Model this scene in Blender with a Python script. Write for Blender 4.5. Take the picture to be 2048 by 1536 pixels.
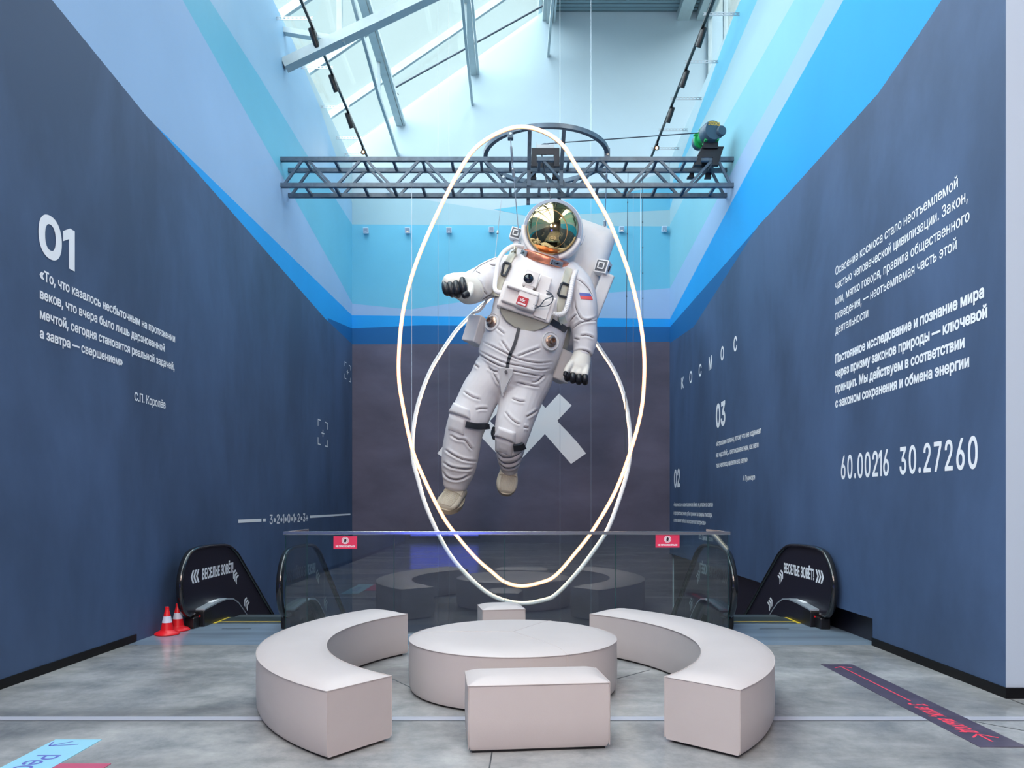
import bpy, bmesh, math, os, random
import numpy as np
from math import sin, cos, pi, radians, sqrt, hypot, atan2
from mathutils import Vector as V, Matrix as M, Euler
from mathutils.bvhtree import BVHTree
from mathutils.geometry import delaunay_2d_cdt

random.seed(7)
for _o in list(bpy.data.objects):
    bpy.data.objects.remove(_o)
SC = bpy.context.scene
COL = SC.collection

# ------------------------------------------------------------------ camera
F, CX, HY, H = 1500.0, 1028.0, 1010.0, 1.45      # focal length / vanishing point in pixels, lens height
cam = bpy.data.cameras.new('camera')
cam.sensor_width = 36.0
cam.lens = F / 2048 * 36
cam.shift_x = (1024 - CX) / 2048
cam.shift_y = (HY - 768) / 2048
cam.clip_end = 200
camo = bpy.data.objects.new('camera', cam)
camo.location = (0, 0, H)
camo.rotation_euler = (pi / 2, 0, 0)
COL.objects.link(camo)
SC.camera = camo

# ------------------------------------------------------------------ sky, daylight, exposure
SC.view_settings.view_transform = 'Standard'
SC.view_settings.look = 'None'
SC.view_settings.gamma = 1
SC.view_settings.exposure = 0.0
SC.view_settings.use_curve_mapping = False
W = bpy.data.worlds.new('overcast_sky')
SC.world = W
W.use_nodes = True
bg = W.node_tree.nodes['Background']
bg.inputs[0].default_value = (0.70, 0.93, 0.96, 1)
bg.inputs[1].default_value = 1.0


def lamp(name, kind, loc, rot, energy, color, **kw):
    l = bpy.data.lights.new(name, kind)
    l.energy = energy
    l.color = color
    for k, v in kw.items():
        setattr(l, k, v)
    o = bpy.data.objects.new(name, l)
    o.location = loc
    o.rotation_euler = rot
    COL.objects.link(o)
    return o


# bright overcast daylight falling through the glass roof
lamp('daylight', 'SUN', (0, 5, 30), Euler((radians(10), radians(-7), 0)), 18.0, (0.85, 0.94, 1.0), angle=radians(150))
# added warm fill lights, unseen, in the hall behind and above the camera
for _x, _y, _e in ((-1.6, -1.5, 215), (1.6, -1.5, 215), (-2.2, -6, 160), (2.2, -6, 160)):
    lamp('hall_fill_light', 'AREA', (_x, _y, 6.9), Euler((radians(48), 0, 0)), _e, (1.0, 0.80, 0.72), shape='RECTANGLE', size=1.6, size_y=1.6)


# ------------------------------------------------------------------ helpers
def lin(c):
    return tuple(((v / 255) / 12.92 if v / 255 <= 0.04045 else ((v / 255 + 0.055) / 1.055) ** 2.4) for v in c)


def mat(name, rgb, rough=0.5, metal=0.0, spec=0.5, coat=0.0, emit=None, estr=0.0):
    m = bpy.data.materials.new(name)
    m.use_nodes = True
    b = m.node_tree.nodes['Principled BSDF']
    b.inputs['Base Color'].default_value = (*rgb, 1)
    b.inputs['Roughness'].default_value = rough
    b.inputs['Metallic'].default_value = metal
    b.inputs['Specular IOR Level'].default_value = spec
    b.inputs['Coat Weight'].default_value = coat
    if emit:
        b.inputs['Emission Color'].default_value = (*emit, 1)
        b.inputs['Emission Strength'].default_value = estr
    return m


def mottle(m, scale=3.0, amount=0.25, stretch=(1, 1, 1), detail=6, bump=0.0, bump_scale=60, rough_var=0.0, tint=None, lo=0.3, hi=0.7):
    """cloudy colour variation, optional fine bump"""
    nt = m.node_tree
    N, L = nt.nodes, nt.links
    b = N['Principled BSDF']
    tc = N.new('ShaderNodeTexCoord')
    mp = N.new('ShaderNodeMapping')
    mp.inputs['Scale'].default_value = stretch
    L.new(tc.outputs['Object'], mp.inputs['Vector'])
    nz = N.new('ShaderNodeTexNoise')
    nz.inputs['Scale'].default_value = scale
    nz.inputs['Detail'].default_value = detail
    nz.inputs['Roughness'].default_value = 0.6
    nz.inputs['Distortion'].default_value = 0.25
    L.new(mp.outputs[0], nz.inputs['Vector'])
    cr = N.new('ShaderNodeValToRGB')
    c = b.inputs['Base Color'].default_value[:3]
    t = tint or (1, 1, 1)
    cr.color_ramp.elements[0].position = lo
    cr.color_ramp.elements[1].position = hi
    cr.color_ramp.elements[0].color = (*[v * (1 - amount) for v in c], 1)
    cr.color_ramp.elements[1].color = (*[min(1, v * (1 + amount) * k) for v, k in zip(c, t)], 1)
    L.new(nz.outputs['Fac'], cr.inputs[0])
    L.new(cr.outputs[0], b.inputs['Base Color'])
    if rough_var:
        mr = N.new('ShaderNodeMapRange')
        r = b.inputs['Roughness'].default_value
        mr.inputs[3].default_value = max(0.02, r - rough_var)
        mr.inputs[4].default_value = r + rough_var
        L.new(nz.outputs['Fac'], mr.inputs[0])
        L.new(mr.outputs[0], b.inputs['Roughness'])
    if bump:
        n2 = N.new('ShaderNodeTexNoise')
        n2.inputs['Scale'].default_value = bump_scale
        n2.inputs['Detail'].default_value = 3
        L.new(tc.outputs['Object'], n2.inputs['Vector'])
        bp = N.new('ShaderNodeBump')
        bp.inputs['Strength'].default_value = bump
        bp.inputs['Distance'].default_value = 0.01
        L.new(n2.outputs['Fac'], bp.inputs['Height'])
        L.new(bp.outputs[0], b.inputs['Normal'])
    return m


def glass(name, tint, ior=1.5, rough=0.0):
    m = bpy.data.materials.new(name)
    m.use_nodes = True
    nt = m.node_tree
    nt.nodes.clear()
    out = nt.nodes.new('ShaderNodeOutputMaterial')
    mix = nt.nodes.new('ShaderNodeMixShader')
    tr = nt.nodes.new('ShaderNodeBsdfTransparent')
    gl = nt.nodes.new('ShaderNodeBsdfGlossy')
    fr = nt.nodes.new('ShaderNodeFresnel')
    # the pane does not bend light, so its inner faces use the same reflectance as the outer ones
    geo = nt.nodes.new('ShaderNodeNewGeometry')
    mr = nt.nodes.new('ShaderNodeMapRange')
    mr.inputs[3].default_value = ior
    mr.inputs[4].default_value = 1 / ior
    nt.links.new(geo.outputs['Backfacing'], mr.inputs[0])
    nt.links.new(mr.outputs[0], fr.inputs[0])
    tr.inputs[0].default_value = (*tint, 1)
    gl.inputs['Roughness'].default_value = rough
    L = nt.links
    L.new(fr.outputs[0], mix.inputs[0])
    L.new(tr.outputs[0], mix.inputs[1])
    L.new(gl.outputs[0], mix.inputs[2])
    L.new(mix.outputs[0], out.inputs[0])
    return m


class MB:
    """collects shapes (world coordinates) and links them as one mesh object"""

    def __init__(self):
        self.v, self.f, self.mi = [], [], []

    def add(self, vs, fs, m=0):
        n = len(self.v)
        self.v += [V(p) for p in vs]
        self.f += [[i + n for i in q] for q in fs]
        self.mi += [m] * len(fs)
        return self

    def box(self, c, s, rot=None, m=0):
        c = V(c)
        h = [k / 2 for k in s]
        vs = []
        for x in (-1, 1):
            for y in (-1, 1):
                for z in (-1, 1):
                    p = V((x * h[0], y * h[1], z * h[2]))
                    if rot:
                        p = rot @ p
                    vs.append(c + p)
        return self.add(vs, [(0, 1, 3, 2), (4, 6, 7, 5), (0, 4, 5, 1), (2, 3, 7, 6), (0, 2, 6, 4), (1, 5, 7, 3)], m)

    def span(self, a, b, m=0):
        a, b = V(a), V(b)
        return self.box((a + b) / 2, [abs(x) for x in (b - a)], m=m)

    def bar(self, p, q, w, h, up=(0, 0, 1), m=0):
        p, q = V(p), V(q)
        t = (q - p)
        L_ = t.length
        t.normalize()
        a = t.cross(V(up))
        if a.length < 1e-4:
            a = t.cross(V((0, 1, 0)))
        a.normalize()
        b = a.cross(t)
        R = M((a, t, b)).transposed()
        return self.box((p + q) / 2, (w, L_, h), R, m)

    def rings(self, rs, closed=False, caps=True, m=0):
        n = len(rs[0])
        vs = [p for r in rs for p in r]
        fs = []
        K = len(rs)
        for i in range(K if closed else K - 1):
            for j in range(n):
                a, b = i * n + j, i * n + (j + 1) % n
                c, d = ((i + 1) % K) * n + (j + 1) % n, ((i + 1) % K) * n + j
                fs.append((a, b, c, d))
        if caps and not closed:
            fs.append(tuple(range(n))[::-1])
            fs.append(tuple((K - 1) * n + j for j in range(n)))
        return self.add(vs, fs, m)

    def tube(self, pts, r, n=10, closed=False, caps=True, m=0, prof=None):
        """tube along points; r a number or list; prof = list of (u,v) cross-section offsets instead of a circle"""
        pts = [V(p) for p in pts]
        K = len(pts)
        rs = []
        a = None
        for i, p in enumerate(pts):
            if closed:
                t = pts[(i + 1) % K] - pts[i - 1]
            else:
                t = pts[min(i + 1, K - 1)] - pts[max(i - 1, 0)]
            t.normalize()
            if a is None:
                a = t.cross(V((0, 0, 1)))
                if a.length < 1e-3:
                    a = t.cross(V((0, 1, 0)))
            a = a - t * a.dot(t)
            a.normalize()
            b = t.cross(a)
            rr = r[i] if isinstance(r, (list, tuple)) else r
            if prof:
                rs.append([p + a * u + b * v for u, v in prof])
            else:
                rs.append([p + (a * cos(2 * pi * k / n) + b * sin(2 * pi * k / n)) * rr for k in range(n)])
        return self.rings(rs, closed, caps, m)

    def lathe(self, prof, n=32, mtx=None, m=0, mats=None):
        """prof = (radius, height) pairs around local z"""
        mtx = mtx or M()
        vs, fs, mi = [], [], []
        for r, z in prof:
            for k in range(n):
                vs.append(mtx @ V((r * cos(2 * pi * k / n), r * sin(2 * pi * k / n), z)))
        K = len(prof)
        for i in range(K - 1):
            for k in range(n):
                fs.append((i * n + k, i * n + (k + 1) % n, (i + 1) * n + (k + 1) % n, (i + 1) * n + k))
                mi.append(mats[i] if mats else m)
        base = len(self.v)
        self.add(vs, fs, m)
        if mats:
            self.mi[-len(fs):] = mi
        if prof[0][0] > 1e-4:
            self.f.append([base + k for k in range(n)][::-1])
            self.mi.append(mats[0] if mats else m)
        if prof[-1][0] > 1e-4:
            self.f.append([base + (K - 1) * n + k for k in range(n)])
            self.mi.append(mats[-1] if mats else m)
        return self

    def prism(self, pts, d, m=0):
        """closed planar outline (world points) extruded by vector d"""
        d = V(d)
        n = len(pts)
        vs = [V(p) for p in pts] + [V(p) + d for p in pts]
        fs = [tuple(range(n))[::-1], tuple(range(n, 2 * n))]
        for k in range(n):
            fs.append((k, (k + 1) % n, n + (k + 1) % n, n + k))
        return self.add(vs, fs, m)

    def build(self, name, mats, parent=None, smooth=None, bevel=0.0, bseg=2):
        if not isinstance(mats, (list, tuple)):
            mats = [mats]
        off = V((0, 0, 0))
        p = parent
        while p is not None:
            off = off + p.location
            p = p.parent
        me = bpy.data.meshes.new(name)
        used = sorted({i for f in self.f for i in f})
        remap = {i: k for k, i in enumerate(used)}
        me.from_pydata([self.v[i] - off for i in used], [], [[remap[i] for i in f] for f in self.f])
        for x in mats:
            me.materials.append(x)
        me.polygons.foreach_set('material_index', self.mi)
        bm = bmesh.new()
        bm.from_mesh(me)
        bmesh.ops.recalc_face_normals(bm, faces=bm.faces)
        if bevel:
            bmesh.ops.remove_doubles(bm, verts=bm.verts, dist=1e-5)
            es = [e for e in bm.edges if len(e.link_faces) == 2 and e.calc_face_angle(0) > radians(28)]
            bmesh.ops.bevel(bm, geom=es, offset=bevel, segments=bseg, affect='EDGES', profile=0.5, clamp_overlap=True)
        bm.to_mesh(me)
        bm.free()
        if smooth:
            me.polygons.foreach_set('use_smooth', [True] * len(me.polygons))
            me.set_sharp_from_angle(angle=radians(smooth))
        me.update()
        o = bpy.data.objects.new(name, me)
        COL.objects.link(o)
        if parent:
            o.parent = parent
        return o


def tag(o, label, cat, group=None, kind=None):
    if label:
        o['label'] = label
    if cat:
        o['category'] = cat
    if group:
        o['group'] = group
    if kind:
        o['kind'] = kind
    return o


def thing(name, label, cat, loc=(0, 0, 0), group=None):
    o = bpy.data.objects.new(name, None)
    o.location = loc
    o.empty_display_size = 0.1
    COL.objects.link(o)
    return tag(o, label, cat, group)


def struct(o):
    o['kind'] = 'structure'
    return o


def copy_tree(o, loc, parent=None):
    c = o.copy()
    COL.objects.link(c)
    if parent is None:
        c.location = loc
    else:
        c.parent = parent
    for ch in o.children:
        copy_tree(ch, None, c)
    return c


def P(px, py, Y):
    """point of the photograph at distance Y from the lens plane"""
    return V(((px - CX) / F * Y, Y, H + (HY - py) / F * Y))


def PF(px, py, z=0.0):
    """point of the photograph on a level plane at height z"""
    return P(px, py, F * (H - z) / (py - HY))


# side walls run very slightly apart with depth
def xl(Y):
    return -4.05 + 0.0094 * (Y - 5.5)


def xr(Y):
    return 3.70 + 0.0068 * (Y - 5.63)


YB = 18.2


def PL(px, py, e=0.0):
    k = (px - CX) / F
    Y = (-4.05 - 0.0094 * 5.5 + e) / (k - 0.0094)
    return P(px, py, Y)


def PR(px, py, e=0.0):
    k = (px - CX) / F
    Y = (3.70 - 0.0068 * 5.63 - e) / (k - 0.0068)
    return P(px, py, Y)


def smooth_closed(pts, per=6):
    """Catmull-Rom through closed 2-D/3-D points"""
    n = len(pts)
    out = []
    for i in range(n):
        p0, p1, p2, p3 = (np.array(pts[(i + k) % n], float) for k in (-1, 0, 1, 2))
        for k in range(per):
            t = k / per
            out.append(tuple(0.5 * ((2 * p1) + (-p0 + p2) * t + (2 * p0 - 5 * p1 + 4 * p2 - p3) * t * t + (-p0 + 3 * p1 - 3 * p2 + p3) * t ** 3)))
    return out


def smooth_open(pts, per=6):
    pts = [np.array(p, float) for p in pts]
    q = [2 * pts[0] - pts[1]] + pts + [2 * pts[-1] - pts[-2]]
    out = []
    for i in range(1, len(q) - 2):
        p0, p1, p2, p3 = q[i - 1:i + 3]
        for k in range(per):
            t = k / per
            out.append(tuple(0.5 * ((2 * p1) + (-p0 + p2) * t + (2 * p0 - 5 * p1 + 4 * p2 - p3) * t * t + (-p0 + 3 * p1 - 3 * p2 + p3) * t ** 3)))
    out.append(tuple(pts[-1]))
    return out


_FONT = None
try:
    _fp = os.path.join(bpy.utils.system_resource('DATAFILES'), 'fonts', 'Inter.woff2')
    if os.path.exists(_fp):
        _FONT = bpy.data.fonts.load(_fp, check_existing=True)
except Exception:
    _FONT = None


def _area(q):
    return 0.5 * sum(q[i - 1][0] * q[i][1] - q[i][0] * q[i - 1][1] for i in range(len(q)))


_GC = {}
CAPH = 1.0


def glyphs(body, spacing=1.0):
    """outlines of a line of text, cap height 1, starting at x=0 (outer contours anticlockwise, holes clockwise), width"""
    if (body, spacing) in _GC:
        return _GC[body, spacing]
    c = bpy.data.curves.new('line', 'FONT')
    c.body = body
    if _FONT:
        c.font = _FONT
    c.size = 1
    c.space_character = spacing
    t = bpy.data.objects.new('line', c)
    COL.objects.link(t)
    dg = bpy.context.evaluated_depsgraph_get()
    dg.update()
    cu = t.to_curve(dg)
    cont = []
    for sp in cu.splines:
        bp = sp.bezier_points
        q = []
        for i in range(len(bp)):
            p, n = bp[i], bp[(i + 1) % len(bp)]
            ch = (n.co - p.co).length
            bend = max(abs((p.handle_right - p.co).cross(n.co - p.co).z), abs((n.handle_left - n.co).cross(n.co - p.co).z)) / max(1e-9, ch)
            k = 5 if bend > 1e-4 else 1
            for j in range(k):
                u = j / k
                v = p.co * (1 - u) ** 3 + p.handle_right * 3 * u * (1 - u) ** 2 + n.handle_left * 3 * u * u * (1 - u) + n.co * u ** 3
                pt = (v.x / CAPH, v.y / CAPH)
                if not q or hypot(pt[0] - q[-1][0], pt[1] - q[-1][1]) > 1e-4:
                    q.append(pt)
        if len(q) > 1 and hypot(q[0][0] - q[-1][0], q[0][1] - q[-1][1]) < 1e-4:
            q.pop()
        if len(q) > 2 and abs(_area(q)) > 1e-6:
            cont.append(q)
    t.to_curve_clear()
    bpy.data.objects.remove(t)
    bpy.data.curves.remove(c)
    big = max(cont, key=lambda q: abs(_area(q)))
    sgn = 1 if _area(big) > 0 else -1
    if sgn < 0:
        cont = [q[::-1] for q in cont]
    xs = [p[0] for q in cont for p in q]
    x0, x1 = min(xs), max(xs)
    res = ([[(x - x0, y) for x, y in q] for q in cont], x1 - x0)
    _GC[body, spacing] = res
    return res


def line_shapes(body, spacing=1.0):
    """like glyphs, but the figure 1 is drawn as a plain stem with a flag"""
    if '1' not in body:
        return glyphs(body, spacing)
    out, x = [], 0.0
    seg = ''
    for ch in body + '\0':
        if ch in '1\0':
            if seg.strip():
                f, w = glyphs(seg, spacing)
                out += [[(px + x, py) for px, py in q] for q in f]
                x += w + .12 * spacing
            if seg.endswith(' '):
                x += .35 * spacing * (len(seg) - len(seg.rstrip()))
            seg = ''
            if ch == '1':
                t, r = .125, x + .36
                out += [[(r - t, 0), (r, 0), (r, 1), (r - t + .01, 1), (x + .02, .84), (x + .02, .70), (r - t, .85)]]
                x = r + .20 * spacing
        else:
            seg += ch
    xs = [px for q in out for px, _ in q]
    x0, x1 = min(xs), max(xs)
    return [[(px - x0, py) for px, py in q] for q in out], x1 - x0


def _fatten(q, d):
    """outline moved to the right of its travel by d: letters grow, their holes shrink"""
    n = len(q)
    s = 1
    out = []
    for i in range(n):
        (ax, ay), (bx, by), (cx, cy) = q[i - 1], q[i], q[(i + 1) % n]
        u = V((bx - ax, by - ay))
        w = V((cx - bx, cy - by))
        if u.length < 1e-9 or w.length < 1e-9:
            out.append(q[i])
            continue
        u.normalize()
        w.normalize()
        n1 = V((u.y, -u.x)) * s
        n2 = V((w.y, -w.x)) * s
        m = n1 + n2
        if m.length < .2:
            m = n1
        m.normalize()
        k = d / max(.5, m.dot(n1))
        out.append((bx + m.x * k, by + m.y * k))
    return out


def write(mb, body, org, xd, yd, cap, width=None, bold=0.0, m=0, spacing=1.0, sx=1.0, nrm=None):
    """lettering in the plane org + xd, yd (unit vectors); cap height in metres; width = fitted length"""
    gs, w = line_shapes(body, spacing)
    org, xd, yd = V(org), V(xd), V(yd)
    n = V(nrm) if nrm is not None else xd.cross(yd)
    kx = (width / w) if width else cap * sx
    pts, eds, segs = [], [], []
    for q in gs:
        q = [(x * kx, y * cap) for x, y in q]
        if bold:
            q = _fatten(q, bold)
        k0 = len(pts)
        pts += [V(p) for p in q]
        K = len(q)
        eds += [(k0 + i, k0 + (i + 1) % K) for i in range(K)]
        segs += [(*q[i], *q[(i + 1) % K]) for i in range(K)]
    vo, _, fo, *_r = delaunay_2d_cdt(pts, eds, [], 0, 1e-6)
    vo = np.array([(p[0], p[1]) for p in vo])
    fo = np.array([f for f in fo if len(f) == 3])
    S = np.array(segs)
    ce = vo[fo].mean(1)
    wn_ = np.zeros(len(ce), int)
    for x0, y0, x1, y1 in S:                     # winding number of every triangle
        if y0 == y1:
            continue
        cr = (ce[:, 1] >= min(y0, y1)) & (ce[:, 1] < max(y0, y1))
        xi = x0 + (ce[:, 1] - y0) * (x1 - x0) / (y1 - y0)
        wn_ += np.where(cr & (ce[:, 0] < xi), 1 if y1 > y0 else -1, 0)
    keep = fo[wn_ != 0]
    mb.add([org + xd * float(x) + yd * float(y) for x, y in vo], [tuple(int(i) for i in f) for f in keep], m)
    return w * kx


CAPH = max(y for q in glyphs('H')[0] for _, y in q)        # height of a capital in this font
_GC.clear()

# ------------------------------------------------------------------ materials
MT = {}
MT['navy'] = mottle(mat('dark_navy_plaster', (0.064, 0.110, 0.212), 0.62, spec=0.35), 0.55, 0.30, (1, 1, 0.5), 8, bump=0.03, bump_scale=14, lo=0.35, hi=0.72)
MT['plum'] = mottle(mat('dark_plum_plaster', (0.118, 0.110, 0.161), 0.62, spec=0.35), 0.5, 0.25, (1, 1, 2), 8, lo=0.35, hi=0.72)
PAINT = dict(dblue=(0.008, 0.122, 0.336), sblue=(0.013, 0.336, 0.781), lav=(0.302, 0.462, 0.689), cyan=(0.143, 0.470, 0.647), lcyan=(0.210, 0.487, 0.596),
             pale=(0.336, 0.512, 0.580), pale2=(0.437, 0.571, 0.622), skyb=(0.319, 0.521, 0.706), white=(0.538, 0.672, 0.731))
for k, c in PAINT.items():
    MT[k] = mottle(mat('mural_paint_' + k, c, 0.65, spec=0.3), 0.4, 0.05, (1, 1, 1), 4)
MT['letter'] = mat('white_vinyl', (0.93, 0.95, 0.98), 0.5)
MT['logo'] = mat('white_paint', (0.98, 0.92, 0.91), 0.6)
MT['concrete'] = mottle(mat('polished_concrete', (0.331, 0.343, 0.350), 0.20, spec=0.5), 0.55, 0.42, (0.55, 1.6, 1), 10, rough_var=0.08, lo=0.32, hi=0.72)
_nt = MT['concrete'].node_tree
_b = _nt.nodes['Principled BSDF']
_src = _b.inputs['Base Color'].links[0].from_socket
_tc = _nt.nodes.new('ShaderNodeTexCoord')
_n = _nt.nodes.new('ShaderNodeTexNoise')
_n.inputs['Scale'].default_value = 1.7
_n.inputs['Detail'].default_value = 12
_n.inputs['Roughness'].default_value = 0.72
_n.inputs['Distortion'].default_value = 0.15
_nt.links.new(_tc.outputs['Object'], _n.inputs['Vector'])
_r = _nt.nodes.new('ShaderNodeValToRGB')
_r.color_ramp.elements[0].position = 0.34
_r.color_ramp.elements[0].color = (0.60, 0.62, 0.64, 1)
_r.color_ramp.elements[1].position = 0.66
_r.color_ramp.elements[1].color = (1.28, 1.24, 1.20, 1)
_nt.links.new(_n.outputs['Fac'], _r.inputs[0])
_mx = _nt.nodes.new('ShaderNodeMix')
_mx.data_type = 'RGBA'
_mx.blend_type = 'MULTIPLY'
_mx.inputs[0].default_value = 1.0
_nt.links.new(_src, _mx.inputs[6])
_nt.links.new(_r.outputs[0], _mx.inputs[7])
_nt.links.new(_mx.outputs[2], _b.inputs['Base Color'])
MT['plate'] = mottle(mat('blue_grey_floor_plate', (0.205, 0.268, 0.339), 0.22, spec=0.5), 1.2, 0.22, (0.35, 2.5, 1), 8, rough_var=0.06)
MT['strip'] = mat('pale_joint_strip', (0.394, 0.409, 0.472), 0.35)
MT['groove'] = mat('dark_groove', (0.06, 0.07, 0.08), 0.6)
MT['black'] = mat('black_plastic', (0.008, 0.008, 0.010), 0.35)
MT['skirting'] = mat('black_skirting', (0.004, 0.004, 0.005), 0.5, spec=0.2)
MT['gloss'] = mat('black_rubber_gloss', (0.010, 0.011, 0.013), 0.14, coat=0.5)
MT['panel'] = mat('midnight_panel', (0.012, 0.012, 0.022), 0.35)
MT['steel_dark'] = mottle(mat('dark_grey_steel', (0.085, 0.125, 0.175), 0.42, metal=0.35), 8, 0.25)
MT['steel_black'] = mat('black_steel', (0.016, 0.018, 0.026), 0.45, metal=0.2)
MT['galv'] = mat('galvanised_steel', (0.42, 0.46, 0.50), 0.35, metal=0.8)
MT['roofsteel'] = mottle(mat('pale_painted_steel', (0.44, 0.52, 0.54), 0.45), 4, 0.08)
MT['deck'] = mat('ribbed_metal_deck', (0.252, 0.362, 0.409), 0.4, metal=0.2)
MT['whitewall'] = mottle(mat('white_render', (0.457, 0.567, 0.630), 0.7, spec=0.3), 0.4, 0.04)
MT['lavwall'] = mat('lavender_white_paint', (0.496, 0.583, 0.693), 0.65)
MT['dkwall'] = mat('dark_hall_paint', (0.20, 0.19, 0.24), 0.6)
MT['leather'] = mottle(mat('cream_leatherette', (0.555, 0.502, 0.492), 0.42, spec=0.4), 2.0, 0.03, bump=0.06, bump_scale=260)
MT['seam'] = mat('leatherette_piping', (0.53, 0.47, 0.455), 0.45)
MT['clear'] = glass('clear_balustrade_glass', (0.87, 0.94, 0.945), 1.78)
MT['edge'] = mat('green_glass_edge', (0.02, 0.10, 0.10), 0.1)
MT['pane'] = glass('roof_glass', (0.97, 0.99, 0.99), 1.45)
MT['chrome'] = mat('polished_chrome', (0.85, 0.83, 0.85), 0.16, metal=1.0)
MT['red'] = mat('red_pvc', (0.80, 0.010, 0.018), 0.35)
MT['conewhite'] = mat('reflective_white', (0.70, 0.72, 0.85), 0.45)
MT['pink'] = mat('pink_red_sign', (0.85, 0.045, 0.12), 0.4)
MT['signwhite'] = mat('sign_white', (0.9, 0.85, 0.88), 0.4)
MT['yellow'] = mat('yellow_line', (0.75, 0.55, 0.04), 0.5)
MT['comb'] = mat('ribbed_step_metal', (0.12, 0.15, 0.16), 0.4, metal=0.6)
MT['aludeck'] = mat('pale_aluminium', (0.50, 0.56, 0.62), 0.32, metal=0.4)
MT['bluetape'] = mat('pale_blue_vinyl', (0.30, 0.62, 0.78), 0.4)
MT['pinktape'] = mat('rose_vinyl', (0.50, 0.10, 0.18), 0.4)
MT['purpletape'] = mottle(mat('plum_vinyl', (0.090, 0.075, 0.120), 0.35), 5, 0.25, lo=0.45, hi=0.8)
MT['inkblue'] = mat('violet_ink', (0.12, 0.14, 0.50), 0.5)
MT['inkred'] = mat('coral_ink', (0.85, 0.06, 0.11), 0.5)
MT['neon'] = mat('warm_light_strip', (0.9, 0.8, 0.7), 0.4, emit=(1.0, 0.76, 0.52), estr=1.9)
MT['neonglow'] = mat('amber_glow_fringe', (0.9, 0.6, 0.4), 0.4, emit=(1.0, 0.36, 0.11), estr=1.25)
MT['neon2'] = mat('warm_light_strip_dim', (0.9, 0.8, 0.7), 0.4, emit=(1.0, 0.70, 0.44), estr=1.7)
MT['neonbody'] = mat('white_channel', (0.85, 0.84, 0.84), 0.35)
MT['wire'] = mat('steel_wire', (0.45, 0.50, 0.56), 0.35, metal=0.7)
MT['darkwire'] = mat('dark_cable', (0.05, 0.07, 0.10), 0.5)
MT['lampglow'] = mat('lit_lamp_face', (1, 0.9, 0.7), 0.4, emit=(1.0, 0.55, 0.24), estr=7.0)
MT['lampdim'] = mat('lamp_lens', (0.8, 0.75, 0.65), 0.3, emit=(1.0, 0.72, 0.45), estr=0.5)
MT['lampbox'] = mat('white_lamp_housing', (0.62, 0.72, 0.85), 0.45)
MT['lampface'] = mat('grey_lamp_face', (0.33, 0.42, 0.55), 0.35)
MT['green'] = mat('green_enamel', (0.010, 0.34, 0.09), 0.35)
MT['hoistgrey'] = mat('blue_grey_casing', (0.045, 0.085, 0.13), 0.4)
MT['gold'] = mat('yellow_print', (0.75, 0.50, 0.08), 0.5)
MT['suit'] = mottle(mat('white_suit_fabric', (0.72, 0.695, 0.715), 0.66, spec=0.3), 2.2, 0.05, bump=0.05, bump_scale=40)
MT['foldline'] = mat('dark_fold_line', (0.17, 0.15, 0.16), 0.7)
MT['suitgrey'] = mottle(mat('grey_white_shell', (0.70, 0.69, 0.70), 0.5), 3, 0.05)
MT['shell'] = mat('white_shell', (0.80, 0.78, 0.79), 0.38)
MT['flange'] = mat('blue_grey_flange', (0.26, 0.30, 0.40), 0.4)
MT['visor'] = mat('gold_mirror_visor', (0.62, 0.47, 0.23), 0.06, metal=1.0)
MT['copper'] = mottle(mat('copper_collar', (0.72, 0.26, 0.16), 0.30, metal=0.75), 10, 0.18)
MT['brass'] = mat('brown_brass', (0.42, 0.30, 0.24), 0.28, metal=0.9)
MT['glove'] = mat('cream_glove', (0.76, 0.73, 0.67), 0.55)
MT['glovedark'] = mat('black_glove_rubber', (0.014, 0.016, 0.022), 0.34)
MT['strapbeige'] = mat('beige_strap', (0.56, 0.54, 0.45), 0.55)
MT['strapblack'] = mat('black_strap', (0.022, 0.028, 0.040), 0.45)
MT['boot'] = mat('beige_boot', (0.55, 0.49, 0.39), 0.55)
MT['sole'] = mat('tan_sole', (0.58, 0.50, 0.38), 0.55)
MT['bib'] = mat('olive_beige_bib', (0.36, 0.345, 0.29), 0.55)
MT['chest'] = mat('warm_white_box', (0.80, 0.755, 0.74), 0.45)
MT['recess'] = mat('dark_grey_recess', (0.10, 0.105, 0.12), 0.5)
MT['lens'] = mat('dark_lens', (0.006, 0.008, 0.016), 0.10, coat=1.0)
MT['badge'] = mat('crimson_badge', (0.50, 0.010, 0.030), 0.45)
MT['flagw'] = mat('flag_white', (0.72, 0.70, 0.70), 0.6)
MT['flagb'] = mat('flag_blue', (0.10, 0.13, 0.42), 0.6)
MT['flagr'] = mat('flag_red', (0.72, 0.09, 0.09), 0.6)
MT['bluescreen'] = mat('blue_lit_display', (0.02, 0.02, 0.05), 0.3, emit=(0.10, 0.14, 1.0), estr=4.0)
MT['pit'] = mat('dark_lower_floor', (0.05, 0.055, 0.075), 0.5)


# ------------------------------------------------------------------ the hall: walls, floor, roof
ZT = 9.80          # top of the side walls
ZP = -4.5          # lower floor the escalators lead to
YN = -12.0         # end of the hall behind the camera
YG = 8.44          # glass balustrade
GX0, GX1 = -2.575, 2.412


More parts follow.
